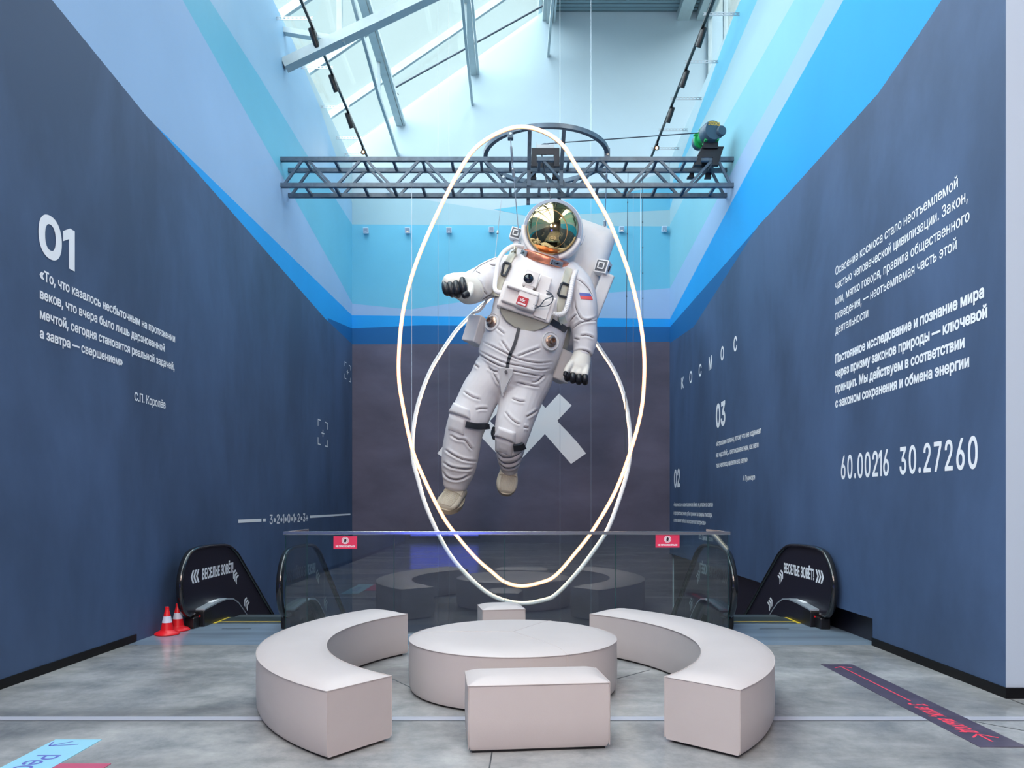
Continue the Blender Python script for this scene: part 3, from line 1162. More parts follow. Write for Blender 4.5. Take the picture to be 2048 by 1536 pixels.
def escalator(label, side, xo, xi, Y0):
    """side -1 left, +1 right; xo/xi the handrail planes at the wall and at the balustrade"""
    t = thing('escalator', label, 'escalator', ((xo + xi) / 2, Y0, 0), 'escalators going down behind the seating')
    prof = esc_profile()
    zs = -.8 * .70
    inw = -side                      # direction from the wall towards the steps
    for x, outer in ((xo, True), (xi, False)):
        to_steps = inw if outer else -inw
        # panel inside the handrail loop
        mb = MB()
        outline = [(Y0 + y, z) for y, z in prof[3:]]
        y_e, z_e = outline[-1]
        low = [(y_e, z_e - .8), (Y0 + 1.9, -.30), (Y0 + 1.4, .02), (Y0 + .45, .02)]
        poly = outline + low
        th = .012
        mb.prism([(x - th / 2, y, z) for y, z in poly], (th, 0, 0))
        pn = mb.build('balustrade_panel', MT['panel'] if outer else MT['clear'], t)
        # handrail: flat-oval rubber band
        mb = MB()
        mb.tube([(x, Y0 + y, z) for y, z in prof], .03, prof=[(.040 * cos(a) if abs(cos(a)) > .1 else 0, .024 * sin(a)) for a in [2 * pi * k / 14 for k in range(14)]])
        mb.build('handrail', MT['gloss'], t, smooth=70)
        # newel block and sloping inner deck
        dk = .115
        x0, x1 = x - .055, x + .055
        if to_steps > 0:
            x1 = x + dk
        else:
            x0 = x - dk
        mb = MB()
        mb.span((x0, Y0 + .40, -.001), (x1, Y0 + .62, .19))
        mb.span((x - .06, Y0 + .24, .0), (x + .06, Y0 + .40, .13))
        mb.build('newel_block', MT['black'], t, bevel=.012)
        dp = [(.41, .195), (.80, .225), (1.10, .235), (1.32, .21), (1.52, .13), (1.72, .0)]
        y, z = dp[-1]
        dp2 = [(Y0 + a, b) for a, b in dp]
        while z > -3.6:
            y += .8
            z -= .8 * .70
            dp2.append((Y0 + y, z))
        mb = MB()
        rs = [[V((x0, y, z)), V((x1, y, z)), V((x1, y, z + .018)), V((x0, y, z + .018))] for y, z in dp2]
        mb.rings(rs)
        mb.build('deck_cover', MT['aludeck'], t, smooth=30)
        mb = MB()
        sx0, sx1 = (x1 - .012, x1 - .004) if to_steps > 0 else (x0 + .004, x0 + .012)
        rs = [[V((sx0, y, max(z - .75, -4.4) if i > 3 else -.02)), V((sx1, y, max(z - .75, -4.4) if i > 3 else -.02)), V((sx1, y, z)), V((sx0, y, z))] for i, (y, z) in enumerate(dp2)]
        mb.rings(rs)
        mb.build('skirt_panel', MT['panel'], t)
        if outer:
            # notice on the deck and a red stop button on the newel
            mb = MB()
            mb.box((((x0 + x1) / 2), Y0 + .86, .2455 + .003), (.07, .22, .002), M.Rotation(radians(2.5), 3, 'X'))
            mb.build('notice', MT['letter'], t)
        mb = MB()
        bxp = x + to_steps * .06
        mb.tube([(bxp, Y0 + .40, .125), (bxp, Y0 + .392, .125)], .010, 12)
        mb.build('stop_button', MT['red'], t)
        # lettering on the panel, facing the steps
        mb = MB()
        nrm = V((to_steps, 0, 0))
        xf = x + to_steps * (th / 2 + .0008)
        # reading direction seen from the steps
        rd = V((0, 1, 0)) if to_steps > 0 else V((0, -1, 0))
        if to_steps > 0:
            wo, co = Y0 + .60, Y0 + .36
        else:
            wo, co = Y0 + 1.56, Y0 + .36
        write(mb, 'ВЕСЕЛЬЕ ЗОВЁТ!', V((xf, wo, .545)), rd, V((0, 0, 1)), .125, width=1.0, bold=.006, nrm=nrm)
        ydir = V((0, 1, 0))
        for (cy, cz, ang, s) in ((Y0 + .27, .60, 0, .125), (Y0 + 1.60, .545, -36, .11), (Y0 + 2.02, .12, -36, .11)):
            # arrows follow the ride: out of the newel they point back to the landing
            a = radians(ang)
            d = V((0, cos(a), sin(a)))
            u = V((0, -sin(a), cos(a)))
            chevron(mb, V((xf, cy, cz)), d, u, s, nrm)
        mb.build('lettering', MT['letter'], pn)
    # comb plate and steps
    xa, xb = sorted((xo, xi))
    mb = MB()
    mb.span((xa + .12, 9.18, -.02), (xb - .12, 9.67, .0015), 0)
    mb.span((xa + .12, 9.30, .0015), (xb - .12, 9.318, .004), 1)
    for xx in (xa + .135, xb - .135):
        mb.span((xx - .02, 9.18, .0015), (xx + .02, 9.66, .004), 1)
    n = 60
    for k in range(n):
        xx = xa + .14 + (xb - xa - .28) * k / n
        mb.span((xx, 9.36, .0015), (xx + .005, 9.69, .006), 0)
    mb.build('comb_plate', [MT['comb'], MT['yellow']], t)
    mb = MB()
    mb.span((xa + .38, 8.775, -.001), (xa + .72, 8.79, .001))
    mb.build('floor_slot', MT['black'], t)
    y, z = 9.67, -.02
    for k in range(14):
        mb = MB()
        zz = z - (.0 if k == 0 else .10 if k == 1 else .10 + (k - 1) * .24)
        mb.span((xa + .13, y, zz - .30), (xb - .13, y + .40, zz))
        mb.build('step', MT['comb'], t)
        y += .402 if k < 2 else .345
        if zz < -3.6:
            break
    return t


escalator('escalator with black lettered side panel along the left wall, behind the traffic cones', -1, -3.80, -2.665, 8.53)
escalator('escalator with black lettered side panel and red stop button along the right wall', 1, 3.63, 2.495, 8.50)


# ------------------------------------------------------------------ vinyl on the floor
def floor_strip(name, label, x0, x1, y0, y1, m):
    t = thing(name, label, 'floor sticker', ((x0 + x1) / 2, (y0 + y1) / 2, 0))
    mb = MB()
    mb.span((x0, y0, .0), (x1, y1, .0040))
    mb.build('vinyl_strip', m, t)
    return t


t = floor_strip('floor_sticker', 'pale blue floor strip with violet handwriting at the bottom left corner', -2.829, -2.543, 3.2, 4.628, MT['bluetape'])
mb = MB()
Z_ = .0046
write(mb, 'Ресторан', (-2.752, 4.335, Z_), (0, -1, 0), (1, 0, 0), .135, sx=.80, bold=.0015)
tip = V((-2.79, 4.50, Z_))
for d in (V((-.02, .075, 0)), V((.095, .085, 0)), V((.16, .03, 0))):
    mb.bar(tip, tip + d, .010, .0006)
mb.build('lettering', MT['inkblue'], t)
t = floor_strip('floor_sticker', 'rose pink floor strip beside the pale blue strip, cut by the frame', -2.541, -2.255, 3.2, 4.198, MT['pinktape'])
t = floor_strip('floor_sticker', 'dark plum floor strip with red handwriting and a long arrow, right of the benches', 2.787, 3.068, 4.485, 6.812, MT['purpletape'])
mb = MB()
Z_ = .0046
mb.bar((2.925, 5.53, Z_), (2.925, 6.70, Z_), .012, .0006)
for s in (-1, 1):
    mb.bar((2.925, 6.71, Z_), (2.925 + s * .075, 6.655, Z_), .012, .0006)
write(mb, '3 этаж, выход', (2.868, 5.475, Z_), V((0, -1, 0)), V((1, -.22, 0)).normalized(), .115, width=.70, bold=.0028, nrm=(0, 0, 1))
tip = V((2.925, 4.735, Z_))
for d in (V((-.07, -.07, 0)), V((.085, -.075, 0)), V((0, -.15, 0))):
    mb.bar(tip, tip + d, .014, .0006)
mb.build('lettering', MT['inkred'], t)


# ------------------------------------------------------------------ lettering on the walls
def wall_text(label, side, lines, cap_px, bold=0.0, sx=None, e=.011, sp=1.0):
    """lines: (text, (x, y) of the baseline start, (x, y) of the baseline end or None) in photograph pixels"""
    PP = PL if side < 0 else PR
    q0 = PP(*lines[0][1], e)
    t = thing('wall_lettering', label, 'lettering', q0, 'white lettering on the side walls')
    ref = PP(*lines[0][1])
    cap = cap_px / F * ref.y
    d = (V((xl(16), 16, 0)) - V((xl(6), 6, 0))).normalized() if side < 0 else (V((xr(6), 6, 0)) - V((xr(16), 16, 0))).normalized()
    n = V((1, 0, 0)) if side < 0 else V((-1, 0, 0))
    scale = sx
    for txt, a, b in lines:
        mb = MB()
        p = PP(*a, e)
        if b is not None:
            wdt = abs(PP(*b, e).y - p.y)
            write(mb, txt, p, d, V((0, 0, 1)), cap, width=wdt, bold=bold, nrm=n, spacing=sp)
            if scale is None:
                scale = wdt / (line_shapes(txt, sp)[1] * cap)
        else:
            write(mb, txt, p, d, V((0, 0, 1)), cap, sx=scale, bold=bold, nrm=n, spacing=sp)
        mb.build('lettering', MT['letter'], t)
    return t


wall_text('large white number 01 above the quotation on the left wall', -1, [('01', (80, 502), (147, 527.5))], 77, bold=.020)
wall_text('white four-line quotation beginning «То, что казалось on the left wall', -1, [
    ('«То, что казалось несбыточным на протяжении', (79.7, 557), (350, 683)),
    ('веков, что вчера было лишь дерзновенной', (80.3, 596), None),
    ('мечтой, сегодня становится реальной задачей,', (80.3, 636), None),
    ('а завтра — свершением»', (80.3, 675), None)], 19.5, bold=.0035)
wall_text('small white signature С.П. Королёв under the quotation on the left wall', -1, [('С.П. Королёв', (269.2, 800.5), (331, 817))], 16.8, bold=.0022)
wall_text('white light italic-looking paragraph beginning Освоение космоса on the right wall', 1, [
    ('Освоение космоса стало неотъемлемой', (1671, 551), (1915.6, 378)),
    ('частью человеческой цивилизации. Закон,', (1671, 580), None),
    ('или, мягко говоря, правила общественного', (1671, 610), None),
    ('поведения, — неотъемлемая часть этой', (1671, 639.5), None),
    ('деятельности', (1671, 668.5), None)], 16.8, bold=.0015)
wall_text('bold white paragraph beginning Постоянное исследование on the right wall', 1, [
    ('Постоянное исследование и познание мира', (1671, 726.3), (1967.3, 599.8)),
    ('через призму законов природы — ключевой', (1671, 755.5), None),
    ('принцип. Мы действуем в соответствии', (1671, 785.3), None),
    ('с законом сохранения и обмена энергии', (1671, 815), None)], 16.8, bold=.0052)
wall_text('tall narrow white coordinates 60.00216 30.27260 low on the right wall', 1, [('60.00216  30.27260', (1682.4, 957.5), (1954.5, 937.5))], 44, bold=.006, sp=1.12)
wall_text('white number 03 above a short quotation on the far right wall', 1, [('03', (1432.4, 854.5), (1450, 852.5))], 43, bold=.02)
wall_text('small three-line quotation beginning «Астрономия полезна under the number 03', 1, [
    ('«Астрономия полезна, потому что она поднимает', (1432.3, 892.5), (1522.3, 866)),
    ('нас над собой; ... она показывает нам, как мало', (1432.3, 914.5), None),
    ('тело человека, как велик его разум»', (1432.3, 935.5), None)], 9.6, bold=.003)
wall_text('small white signature А. Пуанкаре under the quotation of number 03', 1, [('А. Пуанкаре', (1485.3, 961.3), (1510, 958.5))], 9.6, bold=.003)
wall_text('white number 02 in the far corner of the right wall', 1, [('02', (1348.4, 973.5), (1359.5, 973.5))], 32, bold=.02)
wall_text('small three-line quotation beginning «Человечество не останется under the number 02', 1, [
    ('«Человечество не останется вечно на Земле, но, в погоне за светом', (1347.6, 1012.5), (1425.5, 1019)),
    ('и пространством, сначала робко проникнет за пределы атмосферы,', (1347.6, 1029), None),
    ('а затем завоюет себе всё околосолнечное пространство»', (1347.6, 1043), None)], 7.4, bold=.003)
wall_text('small white signature К.Э. Циолковский behind the corner of the glass balustrade', 1, [('К.Э. Циолковский', (1398, 1078), (1426, 1083))], 9.5, bold=.003)
# spaced-out word on the right wall
q0 = PR(1365, 778)
t = thing('wall_lettering', 'widely spaced white letters КОСМОС rising along the far right wall', 'lettering', q0, 'white lettering on the side walls')
mb = MB()
d = (V((xr(6), 6, 0)) - V((xr(16), 16, 0))).normalized()
for ch, x, yb, h, w in (('К', 1362.8, 778, 21, 5.2), ('О', 1379, 767, 22, 6), ('С', 1397.8, 753.5, 22.5, 6), ('М', 1417.8, 740.5, 25, 7.6), ('О', 1441.6, 722, 26, 7), ('С', 1467.4, 703.8, 27.5, 7.6)):
    p = PR(x, yb, .011)
    cap = h / F * p.y
    write(mb, ch, p, d, V((0, 0, 1)), cap, width=abs(PR(x + w, yb).y - p.y), bold=.009, nrm=(-1, 0, 0))
mb.build('lettering', MT['letter'], t)
# measuring scale low on the left wall
q0 = PL(476, 1046)
t = thing('wall_lettering', 'white scale of bars and the digits 3-2-1-0-1-2-3 low on the left wall', 'lettering', q0, 'white lettering on the side walls')
mb = MB()
d = (V((xl(16), 16, 0)) - V((xl(6), 6, 0))).normalized()


def lquad(pts, mb):
    q = [PL(x, y, .011) for x, y in pts]
    mb.add(q, [tuple(range(len(q)))])


lquad([(476.5, 1046), (522.8, 1043.5), (522.8, 1037.2), (476.5, 1039.2)], mb)
lquad([(526, 1043.2), (531.6, 1043), (531.6, 1037), (526, 1037.2)], mb)
lquad([(619.7, 1036), (700.8, 1030), (700.8, 1027), (619.7, 1031)], mb)
p = PL(539.4, 1048.2, .011)
write(mb, '3•2•1•0•1•2•3+', p, d, V((0, 0, 1)), 18.6 / F * p.y, width=abs(PL(616, 1044, .011).y - p.y), bold=.004, nrm=(1, 0, 0))
mb.build('lettering', MT['letter'], t)
# focus frames
for (lab, x0, x1, yt0, yt1, yb0, yb1) in (('white corner brackets with a plus, upper of two focus frames on the left wall', 689.2, 701.3, 724.2, 730.5, 757.8, 763.8),
                                         ('white corner brackets with a plus, lower of two focus frames on the left wall', 635.6, 655.6, 838.2, 844.6, 889.5, 893.8)):
    a, b, c, dd = PL(x0, yt0, .011), PL(x1, yt1, .011), PL(x0, yb0, .011), PL(x1, yb1, .011)
    y0, y1 = a.y, b.y
    z1, z0 = (a.z + b.z) / 2, (c.z + dd.z) / 2
    t = thing('focus_frame', lab, 'lettering', (xl((y0 + y1) / 2), (y0 + y1) / 2, (z0 + z1) / 2), 'focus frames on the left wall')
    mb = MB()
    w, h = y1 - y0, z1 - z0
    tk = h * .045

    def rc(ya, yb, za, zb):
        mb.add([(xl(ya) + .011, ya, za), (xl(yb) + .011, yb, za), (xl(yb) + .011, yb, zb), (xl(ya) + .011, ya, zb)], [(0, 1, 2, 3)])
    for yy, s in ((y0, 1), (y1, -1)):
        for zz, u in ((z0, 1), (z1, -1)):
            rc(*sorted((yy, yy + s * w * .28)), *sorted((zz, zz + u * tk)))
            rc(*sorted((yy, yy + s * tk * 1.6)), *sorted((zz, zz + u * h * .28)))
    ym, zm = (y0 + y1) / 2, (z0 + z1) / 2
    rc(ym - tk * .8, ym + tk * .8, zm - h * .14, zm + h * .14)
    rc(ym - w * .15, ym + w * .15, zm - tk * .5, zm + tk * .5)
    mb.build('brackets', MT['letter'], t)

# ------------------------------------------------------------------ lattice truss across the hall
YT, YT2 = 12.8, 13.22
ZTU, ZTL = P(0, 319, YT).z, P(0, 371, YT).z
t = thing('lattice_truss', 'dark grey steel lattice truss spanning between the two side walls', 'truss', (0, YT, ZTU))
q = .068
for y, nm in ((YT, 'front'), (YT2, 'rear')):
    for z in (ZTU, ZTL):
        mb = MB()
        mb.span((xl(y) + .003, y - q / 2, z - q / 2), (xr(y) - .003, y + q / 2, z + q / 2))
        mb.build('chord', MT['steel_dark'], t)
pitch = 1.0
x_top = [(610.3 - CX) / F * YT + k * pitch for k in range(8)]
for y in (YT, YT2):
    for x in x_top:
        for sg in (-1, 1):
            xb = x + sg * .46
            xb = max(xl(y) + .05, min(xr(y) - .05, xb))
            mb = MB()
            mb.bar((x + sg * .04, y, ZTU), (xb, y, ZTL), .040, .040, up=(0, 1, 0))
            mb.build('web_diagonal', MT['steel_dark'], t)
for k in range(16):
    x = x_top[0] + k * pitch / 2
    if x > xr(YT) - .1:
        break
    for z in (ZTU, ZTL):
        mb = MB()
        mb.bar((x, YT, z), (x, YT2, z), .045, .045)
        mb.build('cross_bar', MT['steel_dark'], t)

# ring carrier on top of the truss
cxr, cyr = (1092 - CX) / F * 13.0, 13.0
ZR = 7.49
t = thing('ring_carrier', 'dark steel hoop standing on the middle of the truss', 'ring carrier', (cxr, cyr, ZR))
mb = MB()
mb.tube([(cxr + 1.05 * cos(2 * pi * k / 72), cyr + 1.05 * sin(2 * pi * k / 72), ZR) for k in range(72)], .04, closed=True, prof=[(-.035, -.035), (.035, -.035), (.035, .035), (-.035, .035)])
mb.build('hoop', MT['steel_dark'], t, smooth=30)
for px0, px1 in ((1059.5, 1055.5), (1128, 1125.5)):
    for s in (-1, 1):
        x = (px0 - CX) / F * 12.0
        dy = sqrt(1.05 ** 2 - (x - cxr) ** 2)
        y = cyr + s * dy
        mb = MB()
        if s < 0:
            mb.bar((x, y, ZR - .02), (x, YT - .085, ZR - .36), .06, .07, up=(0, 1, 0))
            mb.bar((x, YT - .085, ZR - .34), (x, YT - .085, ZTL - .05), .06, .07, up=(0, 1, 0))
        else:
            mb.bar((x, y, ZR - .02), (x, YT2 + .085, ZR - .3), .06, .07, up=(0, 1, 0))
            mb.bar((x, YT2 + .085, ZR - .28), (x, YT2 + .085, ZTL - .12), .06, .07, up=(0, 1, 0))
        mb.build('hanger_leg', MT['steel_dark'], t)
CL = []
for px, s in ((1021, -1), (1007, 1), (1216.5, -1)):
    x = (px - CX) / F * (12.1 if s < 0 else 13.9)
    if px > 1200:
        x = cxr + 1.05 * cos(radians(-8))
        y = cyr + 1.05 * sin(radians(-8))
    else:
        y = cyr + s * sqrt(max(.01, 1.05 ** 2 - (x - cxr) ** 2))
    mb = MB()
    mb.span((x - .045, y - .06, ZR - .12), (x + .045, y + .05, ZR + .055))
    cl = mb.build('clamp', MT['steel_dark'], t, bevel=.006)
    mb = MB()
    mb.tube([(x, y - .07, ZR - .055), (x, y - .06, ZR - .055)], .022, 10)
    mb.build('bolt', MT['galv'], cl)
    CL.append(V((x, y, ZR - .12)))

# pulley carriage in the middle of the truss
x0, x1 = (1062.5 - CX) / F * YT, (1118.5 - CX) / F * YT
t = thing('pulley_carriage', 'black pulley carriage clamped on the truss above the astronaut', 'pulley carriage', ((x0 + x1) / 2, YT, ZTU))
mb = MB()
for y in (YT - .05, YT2 + .02):
    mb.span((x0 + .09, y - .010, ZTU + .06), (x1 - .09, y + .010, ZTU + .168))
    mb.span((x0, y - .012, ZTU - .12), (x0 + .09, y + .012, ZTU + .17))
    mb.span((x1 - .09, y - .012, ZTU - .12), (x1, y + .012, ZTU + .17))
    mb.span((x0 - .01, y - .03, ZTU - .15), (x0 + .10, y + .03, ZTU - .12))
    mb.span((x1 - .10, y - .03, ZTU - .15), (x1 + .01, y + .03, ZTU - .12))
for x in (x0, x1 - .09):
    mb.span((x + .004, YT - .035, ZTU + .15), (x + .086, YT2 + .005, ZTU + .166))
mb.build('saddle', MT['steel_black'], t)
xm = (x0 + x1) / 2
mb = MB()
mb.span((xm - .15, YT - .06, ZTU + .17), (xm + .15, YT + .05, ZTU + .225))
mb.span((xm - .155, YT - .065, ZTU + .17), (xm - .148, YT + .05, ZTU + .27))
mb.span((xm + .148, YT - .065, ZTU + .17), (xm + .155, YT + .05, ZTU + .27))
mb.build('bracket', MT['galv'], t)
mb = MB()
pc = V((xm, YT + .08, ZTU + .215))
mb.tube([pc + V((.088 * cos(2 * pi * k / 32), 0, .088 * sin(2 * pi * k / 32))) for k in range(32)], .012, closed=True, prof=[(-.012, -.010), (-.012, .010), (.012, .010), (.012, -.010)])
for k in range(3):
    a = k * pi / 3
    mb.bar(pc + V((.085 * cos(a), 0, .085 * sin(a))), pc - V((.085 * cos(a), 0, .085 * sin(a))), .014, .014, up=(0, 1, 0))
mb.tube([pc - V((0, .10, 0)), pc + V((0, .03, 0))], .018, 14)
mb.build('pulley_wheel', MT['steel_dark'], t)

# green hoist at the right end of the truss
hx = (1416 - CX) / F * YT
t = thing('cable_hoist', 'green and grey electric cable hoist on black brackets at the right end of the truss', 'hoist', (hx, YT, ZTU))
mb = MB()
for y in (YT - .05, YT2 + .03):
    xa, xb = hx - .23, hx + .16
    mb.prism([(xa, y, ZTU - .10), (xa + .10, y, ZTU - .10), (xa + .10, y, ZTU + .02), (xb - .09, y, ZTU + .02), (xb - .09, y, ZTU - .10), (xb, y, ZTU - .10), (xb + .10, y, ZTU + .20), (xa + .12, y, ZTU + .20)], (0, .02, 0))
    mb.span((xa - .02, y - .03, ZTU - .125), (xa + .10, y + .05, ZTU - .10))
    mb.span((xb - .10, y - .03, ZTU - .125), (xb + .01, y + .05, ZTU - .10))
mb.span((hx - .12, YT - .07, ZTU + .17), (hx + .16, YT2 + .05, ZTU + .19))
mb.span((hx - .10, YT - .09, ZTU + .155), (hx + .15, YT - .07, ZTU + .30))
mb.span((hx - .10, YT - .09, ZTU + .285), (hx + .15, YT + .10, ZTU + .30))
mb.build('mounting_bracket', MT['steel_black'], t)
ax = V((.27, -.55, .36)).normalized()
c0 = P(1403, 281, YT + .22)
c1 = P(1425, 262, YT - .16)
ax = (c1 - c0).normalized()
rotm = ax.to_track_quat('Z', 'Y').to_matrix().to_4x4()
TH_ = M.Translation(c0) @ rotm
Lh = (c1 - c0).length
mb = MB()
mb.lathe([(.10, -.14), (.125, -.13), (.125, -.02), (.11, -.02)], 32, TH_)
mb.build('end_cover', MT['hoistgrey'], t, smooth=40)
mb = MB()
mb.lathe([(.11, -.02), (.145, -.02), (.145, .03), (.105, .035), (.105, .17), (.150, .175), (.150, .235), (.12, .235)], 32, TH_)
for a in (60, 150):
    d = rotm @ V((cos(radians(a)) * .15, sin(radians(a)) * .15, 0))
    for s in (0.0, .2):
        mb.tube([c0 + d + ax * (s - .02), c0 + d + ax * (s + .05)], .022, 8)
mb.box(P(1421, 284, YT - .06), (.24, .20, .03))
mb.build('drum_frame', MT['green'], t, smooth=40)
mb = MB()
mb.lathe([(.10, .04), (.10, .165)], 24, TH_)
mb.build('drum', MT['galv'], t, smooth=40)
mb = MB()
mb.lathe([(.13, .22), (.168, .235), (.172, .36), (.165, Lh + .02), (.150, Lh + .045), (.0001, Lh + .05)], 36, TH_)
off = c1 + V((.135, -.02, -.015))
mb.lathe([(.06, -.12), (.085, -.10), (.085, .03), (.07, .05), (.0001, .052)], 24, M.Translation(off) @ rotm)
mb.build('motor_cover', MT['hoistgrey'], t, smooth=40)
mb = MB()
u = V((0, 0, 1)) - ax * ax.z
u.normalize()
r_ = u.cross(ax)
r_ = r_ if r_.x > 0 else -r_
write(mb, '2000KG', c1 + ax * .0525 + u * .072 - r_ * .105, r_, u, .060, width=.21, bold=.002, nrm=ax)
mb.build('lettering', MT['gold'], t)

# ------------------------------------------------------------------ cables
def cable(name, label, pts, r, m, cat='cable', fittings=(), group=None):
    pts = [V(p) for p in pts]
    t = thing(name, label, cat, pts[0], group)
    mb = MB()
    mb.tube(pts, r, 6)
    mb.build('strand', m, t, smooth=60)
    for f0, f1, rr in fittings:
        a, b = pts[0].lerp(pts[-1], f0), pts[0].lerp(pts[-1], f1)
        mb = MB()
        mb.tube([a, a.lerp(b, .1), a.lerp(b, .9), b], [rr * .5, rr, rr, rr * .5], 8)
        mb.build('fitting', MT['galv'], t, smooth=40)
    return t


cable('hoist_cable', 'dark cable running from the pulley to the green hoist', [P(1091, 287.5, YT + .08), P(1402, 265.5, YT + .02)], .009, MT['darkwire'])


# ------------------------------------------------------------------ light rings
RA = [(1042, 253.5), (996, 266), (949, 298), (915, 348.5), (881.6, 413), (848, 487), (824, 551.6), (807, 619), (799, 687), (797.6, 751), (804, 801.6), (824, 896), (848, 957), (881.6, 1025),
      (905, 1060.5), (949, 1113), (983, 1143), (1010, 1164), (1044, 1172), (1084.7, 1164), (1112, 1150), (1149, 1108), (1186, 1060), (1230, 984), (1260.7, 903), (1281, 828.6), (1287.8, 768), (1288, 704),
      (1281, 646), (1271, 596), (1254, 535), (1220, 447), (1186, 386), (1152, 331.6), (1125, 290), (1088, 264)]
RBP = [(1042, 556), (1008, 568), (976, 599), (956, 616), (915, 656.5), (881.6, 704), (858, 744.6), (838, 797), (827, 845), (823, 890), (826, 927), (834, 957), (847.7, 1004.7), (871.4, 1060.5), (898.5, 1109.6), (932, 1150),
       (969.6, 1184), (1003.4, 1201), (1044, 1208.5), (1084.7, 1202.7), (1112, 1191), (1152, 1150), (1186, 1106), (1216.7, 1059), (1240, 998), (1257, 940), (1262.5, 890), (1258, 835), (1247, 783), (1230, 742), (1206.5, 705), (1170, 652), (1130, 606), (1088, 568)]
YRA = 11.80


def ring_b_depth(py):
    return 14.5 - (py - 556) / (1208 - 556) * 2.6


def ring(label, pts, group):
    pts = [V(p) for p in smooth_closed(pts, 4)]
    c = sum(pts, V()) / len(pts)
    t = thing('light_ring', label, 'light ring', c, group)
    return t, pts, c


pa = [P(x, y, YRA) for x, y in RA]
t, pts, c = ring('tall glowing light ring hanging upright in front of the truss and around the astronaut', pa, 'hanging light rings')
mb = MB()
mb.tube([p + V((0, .020, 0)) for p in pts], .026, closed=True, prof=[(-.022, -.020), (-.022, .020), (.022, .020), (.022, -.020)])
mb.build('channel', MT['neonbody'], t)
mb = MB()
mb.tube([p + V((0, -.010, 0)) for p in pts], .019, 8, closed=True)
mb.build('light_strip', MT['neon'], t, smooth=60)
mb = MB()
mb.tube([p + V((0, -.004, 0)) for p in pts], .026, closed=True, prof=[(-.006, -.029), (-.006, .029), (.006, .029), (.006, -.029)])
mb.build('amber_glow_fringe', MT['neonglow'], t)  # added emissive band, imitates the orange fringe of glow beside the strip
mb = MB()
ptop = max(pts, key=lambda p: p.z)
mb.bar(ptop + V((0, .02, 0)), V((ptop.x, cyr - sqrt(1.05 ** 2 - (ptop.x - cxr) ** 2) + .01, ZR - .02)), .02, .03)
mb.build('hanger_bracket', MT['galv'], t)
pb = [P(x, y, ring_b_depth(y)) for x, y in RBP]
t, pts, c = ring('shorter white light ring tilted back behind the astronaut, glowing on its inner side', pb, 'hanging light rings')
mb = MB()
K = len(pts)
mb.tube(pts, .026, 8, closed=True)
mb.build('channel', MT['neonbody'], t, smooth=60)
mb = MB()
inner = [p + (c - p).normalized() * .030 + V((0, .0, 0)) for p in pts]
mb.tube([p + V((0, .006, 0)) for p in inner], .019, 8, closed=True)
mb.build('light_strip', MT['neon2'], t, smooth=60)

# thin suspension wires of the rings
for k, (px, y0, y1, Y, lab) in enumerate((
        (823.5, 392, 894, YRA, 'thin wire from the truss to the left side of the light rings'),
        (876, 392, 720, 13.75, 'thin wire from the truss to the upper left of the tilted light ring'),
        (1281, 392, 646, YRA, 'thin wire from the truss to the right side of the tall light ring'),
        (1266.5, 392, 868, 13.2, 'thin wire from the truss to the right side of the tilted light ring'))):
    mb_t = cable('suspension_wire', lab, [P(px, y0 - 18, 12.8 if k != 1 else 13.22), P(px, y1, Y)], .0035, MT['wire'], 'wire', group='ring suspension wires')
for px, lab in ((876, 'long thin wire hanging from the glass roof, first of four from the left'), (898, 'long thin wire hanging from the glass roof, second of four from the left'),
                (1120, 'long thin wire hanging from the roof behind the astronaut, third of four from the left'), (1182, 'long thin wire hanging from the roof behind the lowered glove, rightmost of four')):
    X_ = (px - CX) / F * 15.0
    cable('hanging_wire', lab, [V((X_, 15.0, ztop(X_) if X_ < RX1 else zd)), V((X_, 15.0, -1.0))], .003, MT['wire'], 'wire', group='long hanging wires')
for px, lab in ((1256, 'dark knotted cable hanging from the truss, left of the two at the right'), (1285, 'dark knotted cable hanging from the truss, right of the two at the right')):
    a, b = P(px, 342, 13.2), P(px - (6 if px < 1270 else -1), 905 if px < 1270 else 800, 13.25)
    t = thing('knotted_cable', lab, 'cable', a, 'knotted cables below the truss')
    mb = MB()
    mb.tube([a, b], .006, 6)
    mb.build('strand', MT['darkwire'], t)
    mb = MB()
    for k in range(1, 9):
        p = a.lerp(b, k / 9)
        mb.tube([p + V((0, 0, .02)), p, p - V((0, 0, .02))], [.006, .012, .006], 6)
    mb.build('knots', MT['darkwire'], t)

# ------------------------------------------------------------------ lamp tracks with spotlights
ZTR = 9.56
PERF = .52


def track(label, x_of, side):
    t = thing('lamp_track', label, 'lamp track', (x_of(17.6), 17.6, ZTR), 'lamp tracks along the side walls')
    mb = MB()
    mb.bar((x_of(5.6), 5.6, ZTR), (x_of(17.6), 17.6, ZTR), .045, .035)
    mb.build('rail', MT['black'], t)
    return t


def bracket(x0, x1, y, label):
    """perforated angle strip carrying the track"""
    t = thing('track_bracket', label, 'bracket', ((x0 + x1) / 2, y, ZTR), 'perforated brackets of the lamp tracks')
    n = 9
    mb = MB()
    mb.span((x0, y - .004, ZTR + .018), (x1, y + .004, ZTR + .034))
    mb.span((x0, y - .004, ZTR + .060), (x1, y + .004, ZTR + .072))
    for k in range(n):
        x = x0 + (x1 - x0) * (k + .5) / n
        mb.span((x - .016, y - .004, ZTR + .034), (x + .016, y + .004, ZTR + .060))
    mb.build('strip', MT['galv'], t)
    return t


